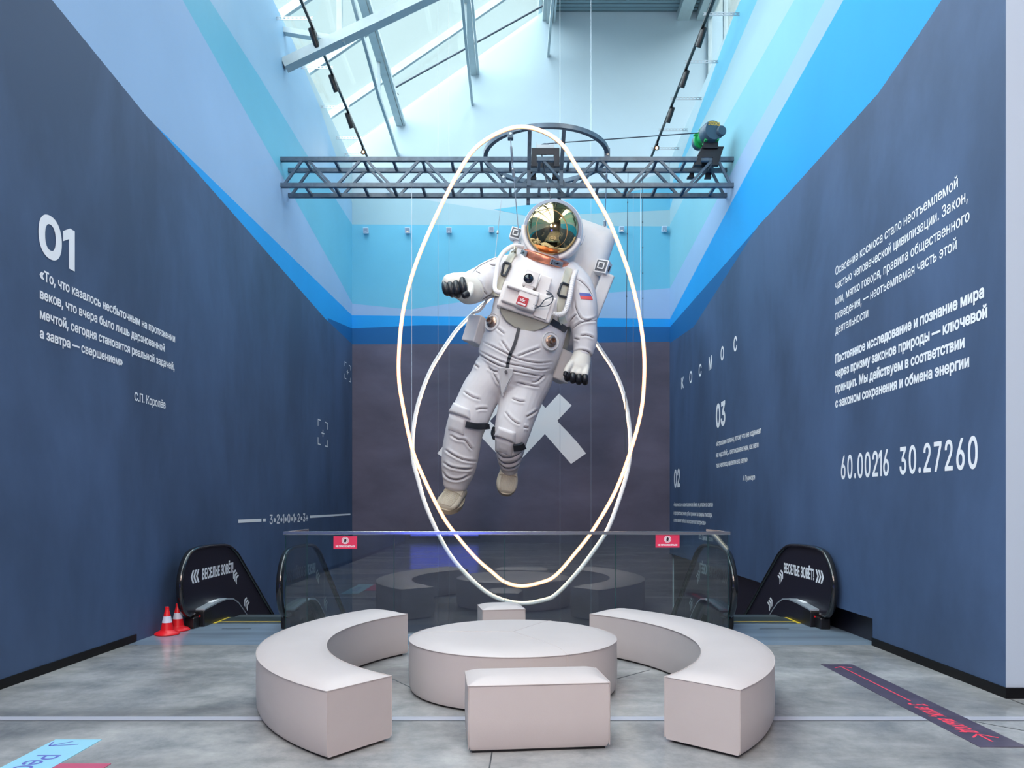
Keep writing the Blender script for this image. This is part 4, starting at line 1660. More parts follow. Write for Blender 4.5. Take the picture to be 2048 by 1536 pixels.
def spotlight(label, x, y, lit, side, power=0, target=None):
    t = thing('spotlight', label, 'spotlight', (x, y, ZTR), 'track spotlights')
    mb = MB()
    mb.span((x - .02, y - .09, ZTR - .06), (x + .02, y + .05, ZTR - .017))
    mb.build('adapter', MT['black'], t)
    aim = V((-side * .25, .45 if not lit else -.95, -.80 if not lit else -.45)).normalized()
    c = V((x - side * .0, y - .02, ZTR - .12))
    if target:
        aim = (V(target) - c).normalized()
    Rm = aim.to_track_quat('Z', 'Y').to_matrix().to_4x4()
    mb = MB()
    mb.lathe([(.046, -.16), (.052, -.15), (.052, .14), (.047, .14), (.044, .10), (.0001, .10)], 24, M.Translation(c) @ Rm)
    mb.build('lamp_head', MT['black'], t, smooth=40)
    mb = MB()
    rl = .028 if lit else .043
    mb.lathe([(rl, .102), (rl, .108), (.0001, .112)], 24, M.Translation(c) @ Rm)
    mb.build('lens', MT['lampglow'] if lit else MT['lampdim'], t)
    if power:
        l = bpy.data.lights.new('spot_beam', 'SPOT')
        l.energy = power
        l.color = (1.0, .72, .45)
        l.spot_size = radians(100 if not target else 75)
        l.spot_blend = .8
        l.shadow_soft_size = .05
        lo = bpy.data.objects.new('spot_beam', l)
        COL.objects.link(lo)
        lo.location = c + aim * .14 - t.location
        lo.rotation_euler = (-aim).to_track_quat('Z', 'Y').to_euler()
        lo.parent = t
    return t


lx = lambda Y: -3.42
rx = lambda Y: 3.20
track('black lamp track running towards the back wall above the left wall', lx, -1)
track('black lamp track running towards the back wall above the right wall', rx, 1)
NTH = ['nearest', 'second nearest', 'third nearest', 'fourth nearest', 'farthest']
for k, y in enumerate((12.57, 13.98, 15.36, 16.66, 17.45)):
    bracket(xl(y) + .0, -3.37, y, 'perforated steel bracket on the left wall, %s of the five in view' % NTH[k])
for k, y in enumerate((12.46, 13.80, 15.05, 16.30, 17.15)):
    bracket(3.14, xr(y) - .0, y, 'perforated steel bracket on the right wall, %s of the five in view' % NTH[k])
NS = ['nearest the viewer', 'second from the viewer', 'third from the viewer']
for k, (px, y) in enumerate(((630, 12.86), (666, 14.25), (700, 15.62))):
    spotlight('black unlit track spotlight above the left wall, %s' % NS[k], lx(y), y, False, -1)
spotlight('lit warm track spotlight above the left wall, just over the truss', lx(17.0), 17.0, True, -1, 25)
spotlight('lit warm track spotlight at the top edge of the view, left', lx(11.6), 11.6, True, -1, 25)
for k, y in enumerate((12.85, 14.1, 15.4)):
    spotlight('black unlit track spotlight above the right wall, %s' % NS[k], rx(y), y, False, 1)
spotlight('lit warm track spotlight above the right wall, just over the truss', rx(16.8), 16.8, True, 1, 25)

# the nearer heads of both tracks, above the view, light the figure and the wall behind it
for k, y in enumerate((6.2, 7.7, 9.2)):
    for xx, sd, nm in ((lx, -1, 'left'), (rx, 1, 'right')):
        spotlight('lit warm track spotlight overhead on the %s track, %s of the three above the seating' % (nm, ('first', 'second', 'third')[k]), xx(y), y, True, sd, 115, (.1, 13.0, 4.6))

# ------------------------------------------------------------------ floodlights on the back wall
ORD = ['first from the left', 'second from the left, with a lit lens', 'third from the left', 'fourth from the left', 'second from the right', 'first from the right']
for k, (px, py) in enumerate(((733.3, 464.3), (816.3, 463.8), (898.7, 463.3), (983, 462.3), (1242, 461.5), (1327, 461))):
    c = P(px, py, YB)
    t = thing('wall_floodlight', 'small white floodlight on the blue back wall, %s' % ORD[k], 'floodlight', (c.x, YB, c.z), 'floodlights on the back wall')
    mb = MB()
    mb.span((c.x - .05, YB - .05, c.z - .03), (c.x + .05, YB - .003, c.z + .03))
    mb.build('wall_plate', MT['lampbox'], t)
    R_ = M.Rotation(radians(18), 3, 'X')
    cc = V((c.x, YB - .10, c.z))
    mb = MB()
    mb.box(cc, (.125, .07, .135), R_)
    mb.build('housing', MT['lampbox'], t, bevel=.008)
    mb = MB()
    mb.box(cc + R_ @ V((0, -.037, .008)), (.098, .006, .095), R_)
    mb.build('glass_face', MT['lampface'], t)
    mb = MB()
    mb.box(cc + R_ @ V((0, -.042, -.03)), (.05, .006, .02), R_)
    mb.build('diode', MT['lampdim'] if k in (1, 4) else MT['lampbox'], t)


# ------------------------------------------------------------------ the astronaut figure
YA = 12.9
SA = YA / F                       # metres per photograph pixel at the figure


def A(px, py, d=0.0):
    """point of the figure: photograph pixel, d = pixels in front of its middle plane"""
    return P(px, py, YA - d * SA)


def D(dx, dy, dd):
    """direction: right, down, towards the viewer"""
    return V((dx, -dd, -dy)).normalized()


def loft(mb, pts, n=28, cap0=True, cap1=True):
    """pts: (px, py, d, r_side, r_depth) in pixels; closed round ends"""
    c = [A(p[0], p[1], p[2]) for p in pts]
    ra = [p[3] * SA for p in pts]
    rb = [p[4] * SA for p in pts]
    # dense smooth interpolation
    q = smooth_open([(*c[i], ra[i], rb[i]) for i in range(len(pts))], 7)
    c = [V(x[:3]) for x in q]
    ra = [max(.004, x[3]) for x in q]
    rb = [max(.004, x[4]) for x in q]
    view = V((0, 1, 0))
    rs = []
    K = len(c)
    a0 = None

    def ring_(p, t, sa, sb):
        a = t.cross(view)
        nonlocal a0
        if a.length < .25 and a0 is not None:
            a = a0 - t * a0.dot(t)
        a.normalize()
        if a0 is not None and a.dot(a0) < 0:
            a = -a
        a0 = a
        b = t.cross(a)
        return [p + a * (sa * cos(2 * pi * k / n)) + b * (sb * sin(2 * pi * k / n)) for k in range(n)]
    ts = []
    for i in range(K):
        t = c[min(i + 1, K - 1)] - c[max(i - 1, 0)]
        ts.append(t.normalized())
    if cap0:
        for s in (.02, .3, .6, .85):
            w = sqrt(1 - (1 - s) ** 2)
            rs.append(ring_(c[0] - ts[0] * (min(ra[0], rb[0]) * .7 * (1 - s)), ts[0], ra[0] * w, rb[0] * w))
    for i in range(K):
        rs.append(ring_(c[i], ts[i], ra[i], rb[i]))
    if cap1:
        for s in (.85, .6, .3, .02):
            w = sqrt(1 - (1 - s) ** 2)
            rs.append(ring_(c[-1] + ts[-1] * (min(ra[-1], rb[-1]) * .7 * (1 - s)), ts[-1], ra[-1] * w, rb[-1] * w))
    mb.rings(rs)
    return mb


def fuse(mb, name, m, parent, voxel, smooth_iter=3, creases=(), fold=.5):
    """merge lofts into one continuous skin, then press folds into it"""
    o = mb.build(name, m, parent)
    md = o.modifiers.new('merge', 'REMESH')
    md.mode = 'VOXEL'
    md.voxel_size = voxel
    ms = o.modifiers.new('soften', 'SMOOTH')
    ms.factor = .5
    ms.iterations = smooth_iter
    dg = bpy.context.evaluated_depsgraph_get()
    dg.update()
    me = bpy.data.meshes.new_from_object(o.evaluated_get(dg))
    o.modifiers.clear()
    old = o.data
    o.data = me
    bpy.data.meshes.remove(old)
    n = len(me.vertices)
    co = np.empty(n * 3)
    me.vertices.foreach_get('co', co)
    co = co.reshape(-1, 3)
    no = np.empty(n * 3)
    me.vertices.foreach_get('normal', no)
    no = no.reshape(-1, 3)
    w = co + np.array(parent.location if parent else (0, 0, 0))
    px = CX + F * w[:, 0] / w[:, 1]
    py = HY - F * (w[:, 2] - H) / w[:, 1]
    view = w - np.array((0, 0, H))
    view /= np.linalg.norm(view, axis=1)[:, None]
    facing = np.clip(-(no * view).sum(1) * 2.2, 0, 1)
    disp = np.zeros(n)
    for pts, wd, dp in creases:
        L = smooth_open(pts, 5)
        best = np.full(n, 1e9)
        along = np.zeros(n)
        for i in range(len(L) - 1):
            a, b = np.array(L[i]), np.array(L[i + 1])
            ab = b - a
            tt = np.clip(((px - a[0]) * ab[0] + (py - a[1]) * ab[1]) / max(1e-9, (ab ** 2).sum()), 0, 1)
            dd = np.hypot(px - a[0] - tt * ab[0], py - a[1] - tt * ab[1])
            along = np.where(dd < best, (i + tt) / (len(L) - 1), along)
            best = np.minimum(best, dd)
        ends = np.clip(np.minimum(along, 1 - along) / .18, 0.0, 1)
        pr = -dp * np.exp(-(best / wd) ** 2) + dp * .42 * np.exp(-((best - 2.6 * wd) / (1.7 * wd)) ** 2)
        disp += pr * ends * facing * fold
    co += no * disp[:, None] * SA
    me.vertices.foreach_set('co', co.reshape(-1))
    me.polygons.foreach_set('use_smooth', [True] * len(me.polygons))
    me.materials.clear()
    me.materials.append(m)
    me.update()
    return o


def z2(p):
    return (840 + p[0] / 3.84, 640 + p[1] / 3.84)


def z3(p):
    return (1080 + p[0] / 4.153, 420 + p[1] / 4.153)


def z4(p):
    return (870 + p[0] / 6.98, 480 + p[1] / 6.98)


def z1(p):
    return (860 + p[0] / 4.5175, 380 + p[1] / 4.5175)


def z9(p):
    return (990 + p[0] / 9.04, 500 + p[1] / 9.04)


AST = thing('astronaut_figure', 'giant white spacesuit figure with gold visor hanging inside the light rings', 'astronaut figure', A(1045, 700))
body = MB()
loft(body, [(1098, 512, 6, 40, 34), (1090, 536, 4, 64, 46), (1079, 570, 4, 78, 56), (1067, 610, 6, 79, 62), (1057, 648, 8, 78, 65), (1046, 684, 8, 79, 66), (1035, 713, 6, 79, 65), (1025, 738, 4, 75, 61), (1014, 758, 0, 62, 54)], 40)
# right leg of the figure (left in view)
loft(body, [(992, 742, 0, 45, 46), (979, 764, 2, 43, 44), (963, 784, 4, 40, 42), (950, 810, 8, 39, 40), (939, 834, 10, 39.5, 40), (930, 858, 6, 38, 38), (926, 876, 2, 37.5, 37), (922, 900, -2, 37.5, 36), (918.5, 926, -6, 36, 35), (915, 948, -10, 32, 31), (911, 968, -14, 25.5, 25)])
# left leg (right in view), knee bent so the shin swings back
loft(body, [(1062, 748, 0, 46, 46), (1054, 766, 3, 46, 46), (1045, 788, 6, 44, 44), (1038, 812, 12, 41, 42), (1030, 840, 18, 38, 40), (1025, 862, 22, 35.5, 38), (1022, 882, 14, 31.5, 34), (1020, 900, -4, 28.5, 30), (1019, 916, -24, 25, 27), (1019, 932, -44, 20, 24)])
# right arm (left in view): stretched out to the side, forearm coming forward
loft(body, [(1042, 545, -4, 36, 40), (1012, 549, -2, 37, 38), (986, 557, 4, 36.5, 36), (965, 566, 14, 33, 35), (948, 573, 32, 31, 34), (938, 577, 54, 29, 31)])
# left arm (right in view): hanging
loft(body, [(1136, 552, -2, 30, 36), (1152, 570, 2, 31, 36), (1160, 592, 6, 31.5, 35), (1164, 615, 10, 30.5, 33), (1165, 636, 12, 30, 31), (1168, 656, 14, 26, 28), (1170, 680, 16, 24, 25), (1167, 702, 18, 20.5, 21)])
CR = []
for pts in ([(470, 160), (600, 225), (690, 270), (760, 302), (900, 330), (1030, 322)], [(445, 232), (560, 290), (660, 332), (800, 360), (920, 384), (1005, 372)], [(435, 252), (540, 318), (640, 365), (720, 392), (850, 418), (975, 440)]):
    CR.append(([z2(p) for p in pts], 1.4, 2.4))
for pts in ([(590, 60), (650, 110)], [(620, 150), (660, 210), (690, 250)], [(735, 285), (850, 240), (930, 212)],
            [(330, 545), (400, 590), (470, 612)], [(425, 692), (470, 680), (525, 684)], [(405, 325), (430, 350), (455, 368)], [(560, 400), (590, 460), (612, 500)], [(520, 360), (560, 390), (600, 400)],
            [(740, 480), (820, 498), (925, 516)], [(700, 600), (760, 622), (810, 625)], [(650, 700), (690, 750), (740, 790), (775, 802)], [(815, 748), (870, 716), (905, 690)], [(795, 822), (835, 830)],
            [(960, 420), (900, 470), (850, 480)]):
    CR.append(([z2(p) for p in pts], 1.6, 2.6))
for pts in ([(228, 880), (290, 915), (345, 925), (385, 975), (410, 1000)], [(185, 990), (260, 1040), (340, 1075), (440, 1088)], [(175, 1090), (240, 1130), (345, 1146), (410, 1140)], [(165, 1158), (220, 1215), (300, 1226), (395, 1186)],
            [(588, 1010), (640, 1056), (720, 1050), (800, 1000)], [(598, 1060), (650, 1100), (720, 1095), (795, 1045)], [(606, 1100), (660, 1135), (720, 1130), (788, 1090)], [(600, 980), (650, 1010), (700, 1010)]):
    CR.append(([z2(p) for p in pts], 1.6, 3.2))
for pts in ([(288, 745), (300, 820), (340, 898), (400, 915), (478, 890)], [(245, 930), (275, 890), (308, 862)], [(265, 990), (330, 940), (400, 925), (480, 918)], [(330, 1045), (390, 1040), (450, 1065)], [(280, 1065), (330, 1078)], [(270, 1190), (330, 1166), (400, 1180), (425, 1225)], [(300, 570), (350, 600), (400, 650), (440, 720)]):
    CR.append(([z3(p) for p in pts], 1.5, 2.4))
for pts in ([(505, 480), (600, 378), (750, 296), (905, 232)], [(565, 425), (600, 450), (635, 465)], [(640, 630), (680, 710), (725, 765)], [(655, 835), (720, 797), (835, 738)], [(600, 560), (650, 620), (660, 720), (640, 840)], [(760, 330), (800, 350), (870, 350)]):
    CR.append(([z4(p) for p in pts], 1.5, 2.4))
BODY = fuse(body, 'suit_body', MT['suit'], AST, .0135, 6, CR, 1.25)
_bm = bmesh.new()
_bm.from_mesh(BODY.data)
_bm.transform(M.Translation(AST.location))
BVH = BVHTree.FromBMesh(_bm)
EYE = V((0, 0, H))


def hit(px, py):
    d = (P(px, py, 10) - EYE).normalized()
    r = BVH.ray_cast(EYE, d)
    return r[0], r[1]


def on_body(px, py, lift=0.0, default=60):
    p, n = hit(px, py)
    if p is None:
        # slide towards the figure until the skin is met
        for k in range(1, 30):
            cx_, cy_ = 1060, py + 4
            q = (px + (cx_ - px) * k / 40, py)
            p2, n2 = hit(*q)
            if p2 is not None:
                return A(px, py, (YA - p2.y) / SA) + n2 * lift, n2
        return A(px, py, default), V((0, -1, 0))
    return p + n * lift, n


def ribbon(name, pts, width, m, thick=.02, lift=.002, parent=AST, cross=4, ripple=0):
    """band lying on the suit: pts in photograph pixels, width in pixels"""
    L = smooth_open(pts, 6)
    mb = MB()
    rs = []
    prev = None
    for i, p in enumerate(L):
        a = np.array(L[max(i - 1, 0)])
        b = np.array(L[min(i + 1, len(L) - 1)])
        t = (b - a) / max(1e-6, np.linalg.norm(b - a))
        nn = np.array((-t[1], t[0]))
        top, bot = [], []
        nrm_acc = V()
        hs = []
        for k in range(cross + 1):
            u = (k / cross - .5) * width
            q, nv = on_body(p[0] + nn[0] * u, p[1] + nn[1] * u)
            hs.append(q)
            nrm_acc += nv
        nrm_acc.normalize()
        if prev:
            nrm_acc = (nrm_acc + prev * 1.5).normalized()
        prev = nrm_acc
        # flatten slightly across
        mid = max(h.dot(nrm_acc) for h in hs)
        hs = [h + nrm_acc * ((mid - h.dot(nrm_acc)) * .6) for h in hs]
        tk = thick * (1 + (.35 if ripple and i % 2 else 0))
        top = [h + nrm_acc * (lift + tk) for h in hs]
        bot = [h - nrm_acc * .01 for h in hs]
        rs.append(top + bot[::-1])
    mb.rings(rs)
    return mb.build(name, m, parent, smooth=42)


def patch(name, outline, m, thick=.02, lift=.002, parent=AST, flat=.35, res=7, bev=True):
    """padded piece lying on the suit: outline quad (4 px corners) gridded onto the skin, edges rounded down"""
    q = [np.array(p, float) for p in outline]
    pts = {}
    nsum = V()
    for i in range(res + 1):
        for j in range(res + 1):
            u, v = i / res, j / res
            p = q[0] * (1 - u) * (1 - v) + q[1] * u * (1 - v) + q[2] * u * v + q[3] * (1 - u) * v
            pts[i, j] = on_body(*p)
            nsum += pts[i, j][1]
    nsum.normalize()
    mid = sum(p.dot(nsum) for p, _ in pts.values()) / len(pts)
    vs, fs = [], []
    for i in range(res + 1):
        for j in range(res + 1):
            p, n = pts[i, j]
            p = p + nsum * ((mid - p.dot(nsum)) * flat)
            e = min(i, j, res - i, res - j)
            tk = thick * (.45 if e == 0 else 1.0) if bev else thick
            vs.append(p + nsum * (lift + tk))
    N = res + 1
    for i in range(res):
        for j in range(res):
            fs.append((i * N + j, (i + 1) * N + j, (i + 1) * N + j + 1, i * N + j + 1))
    edge = [(i, 0) for i in range(N)] + [(res, j) for j in range(1, N)] + [(i, res) for i in range(res - 1, -1, -1)] + [(0, j) for j in range(res - 1, 0, -1)]
    base = len(vs)
    for i, j in edge:
        p, n = pts[i, j]
        vs.append(p - nsum * .025)
    K = len(edge)
    for k in range(K):
        a, b = edge[k], edge[(k + 1) % K]
        fs.append((a[0] * N + a[1], b[0] * N + b[1], base + (k + 1) % K, base + k))
    mb = MB()
    mb.add(vs, fs)
    return mb.build(name, m, parent, smooth=55)


def frame_rot(ang, tilt=0.0, yaw=0.0):
    """local axes of a fitting turned clockwise in the picture by ang degrees; tilt leans its face up/down, yaw left/right"""
    return (M.Rotation(radians(ang), 3, 'Y') @ M.Rotation(radians(tilt), 3, 'X') @ M.Rotation(radians(yaw), 3, 'Z'))


def abox(mb, px, py, d, w, h, dep, R_, m=0, ofs=(0, 0, 0)):
    """box of the figure, sizes in pixels, centred at pixel/depth; ofs in local pixels (right, out, up)"""
    c = A(px, py, d) + R_ @ (V((ofs[0], -ofs[1], ofs[2])) * SA)
    return mb.box(c, (w * SA, dep * SA, h * SA), R_, m)


RT18 = frame_rot(18.3, 4, 4)
# dark lines sewn and sprayed along the seams and deepest folds
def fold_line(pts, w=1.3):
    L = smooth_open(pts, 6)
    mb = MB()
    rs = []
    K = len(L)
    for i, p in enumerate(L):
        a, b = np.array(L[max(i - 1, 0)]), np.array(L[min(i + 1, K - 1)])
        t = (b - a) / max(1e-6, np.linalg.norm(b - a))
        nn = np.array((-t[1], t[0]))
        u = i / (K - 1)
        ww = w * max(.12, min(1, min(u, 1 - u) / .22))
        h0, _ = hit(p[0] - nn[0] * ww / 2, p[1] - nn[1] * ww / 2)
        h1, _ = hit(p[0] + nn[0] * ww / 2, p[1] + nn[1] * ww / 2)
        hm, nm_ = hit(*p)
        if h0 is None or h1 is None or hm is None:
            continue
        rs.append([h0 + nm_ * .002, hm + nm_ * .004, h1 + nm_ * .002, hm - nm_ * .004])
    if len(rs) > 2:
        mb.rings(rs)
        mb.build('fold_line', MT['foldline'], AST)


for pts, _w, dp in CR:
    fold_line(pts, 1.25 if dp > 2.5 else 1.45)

# --- life-support backpack
mb = MB()
R_ = frame_rot(19.5, 0, 0)
abox(mb, 1117, 561, -62, 168, 262, 76, R_)
mb.build('backpack', MT['suitgrey'], AST, smooth=50, bevel=.22, bseg=6)
mb = MB()
abox(mb, 1046, 520, -40, 60, 70, 40, R_)
mb.build('backpack_shoulder', MT['suitgrey'], AST, smooth=50, bevel=.08, bseg=4)
# lug of the suspension cable
mb = MB()
lug = A(1208, 460, -50)
mb.bar(A(1203, 470, -50), A(1210, 451, -50), .075, .02, up=(0, 1, 0))
mb.build('lifting_lug', MT['shell'], AST, bevel=.01)
# lamps on the pack
for px, py, d, sz, nm in ((1033, 470, -14, 23, 0), (1205.5, 536, -2, 27, 1)):
    mb = MB()
    Rr = frame_rot(17, 2, -22 if nm else -6)
    abox(mb, px, py, d - 12, sz, sz, 24, Rr)
    lb = mb.build('pack_lamp', MT['shell'], AST, bevel=.008)
    mb = MB()
    abox(mb, px, py, d - 12, sz * .80, sz * .80, 1.0, Rr, ofs=(0, 12.2, 0))
    mb.build('recess', MT['recess'], lb)
    mb = MB()
    for sx, sy, w, h in ((0, .215, .52, .09), (0, -.215, .52, .09), (.215, 0, .09, .52), (-.215, 0, .09, .52)):
        abox(mb, px, py, d - 12, sz * w, sz * h, 3, Rr, ofs=(sx * sz, 13, sy * sz))
    mb.build('lens_frame', MT['shell'], lb)
    if nm:
        mb = MB()
        abox(mb, px, py, d - 12, 4, 11, 5, Rr, ofs=(sz * .52, 2, 0))
        mb.build('switch', MT['strapblack'], lb, bevel=.012)
mb = MB()
q0, q1 = A(1217, 548, -18), A(1183, 634, -30)
mb.bar(q0, q1, 27 * SA, 20 * SA, up=(0, 1, 0))
mb.build('lamp_arm', MT['suitgrey'], AST, bevel=.035, bseg=3)
# side boxes at the hips
mb = MB()
abox(mb, 956, 663, -6, 34, 54, 44, frame_rot(17, 0, -38))
mb.build('hip_box', MT['suitgrey'], AST, bevel=.02, bseg=3)
mb = MB()
abox(mb, 1122, 733, -26, 38, 62, 42, frame_rot(19, 0, 24))
mb.build('hip_box', MT['suitgrey'], AST, bevel=.03, bseg=3)
mb = MB()
loft(mb, [(1122, 640, -30, 24, 20), (1116, 670, -30, 26, 22), (1112, 692, -30, 24, 20)], 16)
mb.build('side_pouch', MT['strapbeige'], AST, smooth=60)

# --- helmet: shell, flange, visor, brackets
ax = D(-.10, .06, 1.0)
hc = A(1106, 464, 22)
rot = ax.to_track_quat('Z', 'Y').to_matrix().to_4x4()
TH2 = M.Translation(hc) @ rot
R0 = 57.5 * SA
mb = MB()
pr = [(.0001, -R0 * 1.05)] + [(R0 * 1.03 * sin(a), -R0 * 1.05 * cos(a)) for a in [radians(x) for x in range(8, 88, 8)]] + [(R0 * 1.03, 0), (R0 * 1.02, .12), (R0 * .985, .165), (R0 * .95, .17), (R0 * .93, .12), (R0 * .92, -.02)]
mb.lathe(pr, 64, TH2)
mb.build('helmet_shell', MT['shell'], AST, smooth=40)
mb = MB()
mb.lathe([(R0 * .975, .150), (R0 * .975, .182), (R0 * .88, .190), (R0 * .875, .12)], 64, TH2)
mb.build('visor_flange', MT['flange'], AST, smooth=40)
mb = MB()
rv = R0 * .885
vis = [(rv, .10), (rv * 1.0, .14)] + [(rv * cos(a), .14 + rv * .80 * sin(a)) for a in [radians(x) for x in range(6, 90, 6)]] + [(.0001, .14 + rv * .80)]
mb.lathe(vis, 72, TH2)
mb.build('visor', MT['visor'], AST, smooth=80)
for a0, a1 in ((172, 238), (283, 338)):
    mb = MB()
    pts = []
    for k in range(15):
        a = radians(a0 + (a1 - a0) * k / 14)
        # angles measured in the picture, counter-clockwise from the right
        loc = V((cos(a) * R0 * .965, 0, 0))
        u = rot.to_3x3() @ V((1, 0, 0))
        w = rot.to_3x3() @ V((0, 1, 0))
        ex = V((1, 0, 0)) - ax * ax.x
        ex.normalize()
        ez = ax.cross(ex)
        if ez.z < 0:
            ez = -ez
        pts.append(hc + ax * .185 + ex * (cos(a) * R0 * .985) + ez * (sin(a) * R0 * .985))
    mb.tube(pts, .040, 10)
    mb.build('visor_bracket', MT['shell'], AST, smooth=60)
mb = MB()
abox(mb, 1164, 480, 12, 6, 20, 12, frame_rot(22, 0, 0))
mb.build('helmet_hinge', MT['shell'], AST, bevel=.012)
mb = MB()
mb.tube([hc + V((-.02, .1, R0 * .98)), hc + V((-.02, .1, R0 * 1.06))], .03, 12)
mb.build('top_eye', MT['galv'], AST)

# --- copper neck ring
cu = D(.29, -.93, .34)
cc = A(1092.5, 519, 14)
rotc = cu.to_track_quat('Z', 'Y').to_matrix().to_4x4()
TC = M.Translation(cc) @ rotc
rc_ = 47.5 * SA
mb = MB()
mb.lathe([(rc_ * .8, -.06), (rc_ * .985, -.062), (rc_, -.05), (rc_, .045), (rc_ * .985, .058), (rc_ * .80, .075)], 64, TC)
mb.build('neck_ring', MT['copper'], AST, smooth=35)
for px, py in ((1049.5, 512.5), (1112.5, 530.5)):
    # latch plates sit on the front of the ring
    best = None
    for k in range(360):
        a = radians(k)
        p = TC @ V((rc_ * cos(a), rc_ * sin(a), 0))
        if p.y > cc.y:
            continue
        qx, qy = CX + F * p.x / p.y, HY - F * (p.z - H) / p.y
        e = abs(qx - px)
        if best is None or e < best[0]:
            best = (e, a)
    a = best[1]
    n = rotc.to_3x3() @ V((cos(a), sin(a), 0))
    tdir = rotc.to_3x3() @ V((-sin(a), cos(a), 0))
    R3 = M((tdir, n, cu)).transposed()
    c = cc + n * (rc_ + .012)
    mb = MB()
    mb.box(c, (.235, .03, .085), R3)
    pl_ = mb.build('latch_plate', MT['galv'], AST, bevel=.008)
    mb = MB()
    mb.box(c + n * .016, (.10, .006, .014), R3)
    mb.box(c + n * .016 + tdir * .01, (.012, .006, .04), R3)
    for s in (-1, 1):
        mb.box(c + n * .016 - tdir * .095 + cu * .02 * s, (.02, .006, .02), R3)
    mb.build('slot', MT['black'], pl_)

# --- chest pack
mb = MB()
bibq = [(999, 615), (1003, 628), (1013, 642), (1030, 655), (1050, 662), (1068, 662.5), (1085, 657), (1098, 648), (1106, 636), (1110, 622), (1060, 600)]
c_b = V()
front = [A(x, y, 78 - (y - 620) * .10) for x, y in bibq]
mb.prism(front, (0, .08, 0))
mb.build('chest_bib', MT['bib'], AST, bevel=.01)
mb = MB()
abox(mb, 1053, 607, 70, 105, 49, 34, RT18)
cb = mb.build('chest_pack', MT['chest'], AST, bevel=.03, bseg=3)
mb = MB()
abox(mb, 1024, 590, 84, 33, 38, 30, RT18)
mb.build('control_box', MT['chest'], AST, bevel=.025, bseg=3)
mb = MB()
abox(mb, 1054, 601, 89, 38, 38, 32, RT18)
fb = mb.build('control_box', MT['chest'], AST, bevel=.035, bseg=3)
mb = MB()
abox(mb, 1045, 584, 91, 62, 5, 34, RT18)
mb.build('box_ledge', MT['chest'], AST, bevel=.018, bseg=3)
mb = MB()
abox(mb, 1085, 618, 87, 25, 35, 2.5, RT18)
mb.build('access_panel', MT['chest'], cb, bevel=.008)
mb = MB()
abox(mb, 1044.8, 602.5, 106, 20.5, 16, 1.4, RT18)
bd = mb.build('badge', MT['badge'], fb)
mb = MB()
bx_, bz_ = RT18 @ V((1, 0, 0)), RT18 @ V((0, 0, 1))
by_ = RT18 @ V((0, -1, 0))
bc = A(1044.8, 602.5, 106) + by_ * (1.0 * SA)
for s in (-1, 1):
    for d0, d1 in (((-2.6, 2.6), (2.6, -2.6)), ((-2.6, -2.6), (2.6, 2.6))):
        a = bc + bx_ * ((s * 2.1 + d0[0]) * SA) + bz_ * ((1.2 + d0[1] * .8) * SA)
        b = bc + bx_ * ((s * 2.1 + d1[0]) * SA) + bz_ * ((1.2 + d1[1] * .8) * SA)
        mb.bar(a, b, .010, .003, up=by_)
for ang in (60, 90, 120):
    dv = bx_ * cos(radians(ang)) + bz_ * sin(radians(ang))
    mb.bar(bc + bz_ * (3.2 * SA) + dv * (.8 * SA), bc + bz_ * (3.2 * SA) + dv * (2.4 * SA), .006, .003, up=by_)
write(mb, 'MAZAPARK', bc - bx_ * (7.6 * SA) - bz_ * (6.3 * SA), bx_, bz_, 2.5 * SA, width=15.2 * SA, bold=.003, nrm=by_)
mb.build('badge_print', MT['signwhite'], bd)
# camera block
mb = MB()
abox(mb, 1040, 559, 70, 20, 34, 16, RT18)
abox(mb, 1087, 573.5, 72, 22, 37, 20, RT18)
mb.build('side_module', MT['chest'], AST, bevel=.012)
mb = MB()
abox(mb, 1062, 559, 82, 27, 28, 26, RT18)
cm = mb.build('camera_block', MT['chest'], AST, bevel=.014)
mb = MB()
abox(mb, 1057, 577.5, 80, 17, 10, 18, RT18)
mb.build('camera_foot', MT['chest'], AST, bevel=.01)
lc = A(1057, 557.5, 96)
Tl = M.Translation(lc) @ (by_.to_track_quat('Z', 'Y').to_matrix().to_4x4())
mb = MB()
mb.lathe([(10.4 * SA, -4 * SA), (10.4 * SA, 2 * SA), (9.2 * SA, 2.6 * SA), (9.0 * SA, 0)], 40, Tl)
mb.build('lens_ring', MT['chest'], cm, smooth=40)
mb = MB()
mb.lathe([(9.2 * SA, .2 * SA), (8 * SA, 1.5 * SA), (5 * SA, 2.6 * SA), (.0001, 3.2 * SA)], 40, Tl)
mb.build('lens', MT['lens'], cm, smooth=60)
# loose leads
mb = MB()
for off in (0, 1):
    pts = [z9(p) for p in ((925, 735), (990, 770), (1045, 830), (1040, 920), (960, 1000), (800, 1020), (690, 985))] if off == 0 else [z9(p) for p in ((930, 790), (1000, 800), (1035, 840), (900, 900), (820, 1000), (740, 1050), (660, 1045))]
    L = smooth_open([(x, y, 104 + 4 * sin(i)) for i, (x, y) in enumerate(pts)], 5)
    mb.tube([A(*p) for p in L], .009, 6)
mb.build('lead', MT['darkwire'], AST, smooth=60)

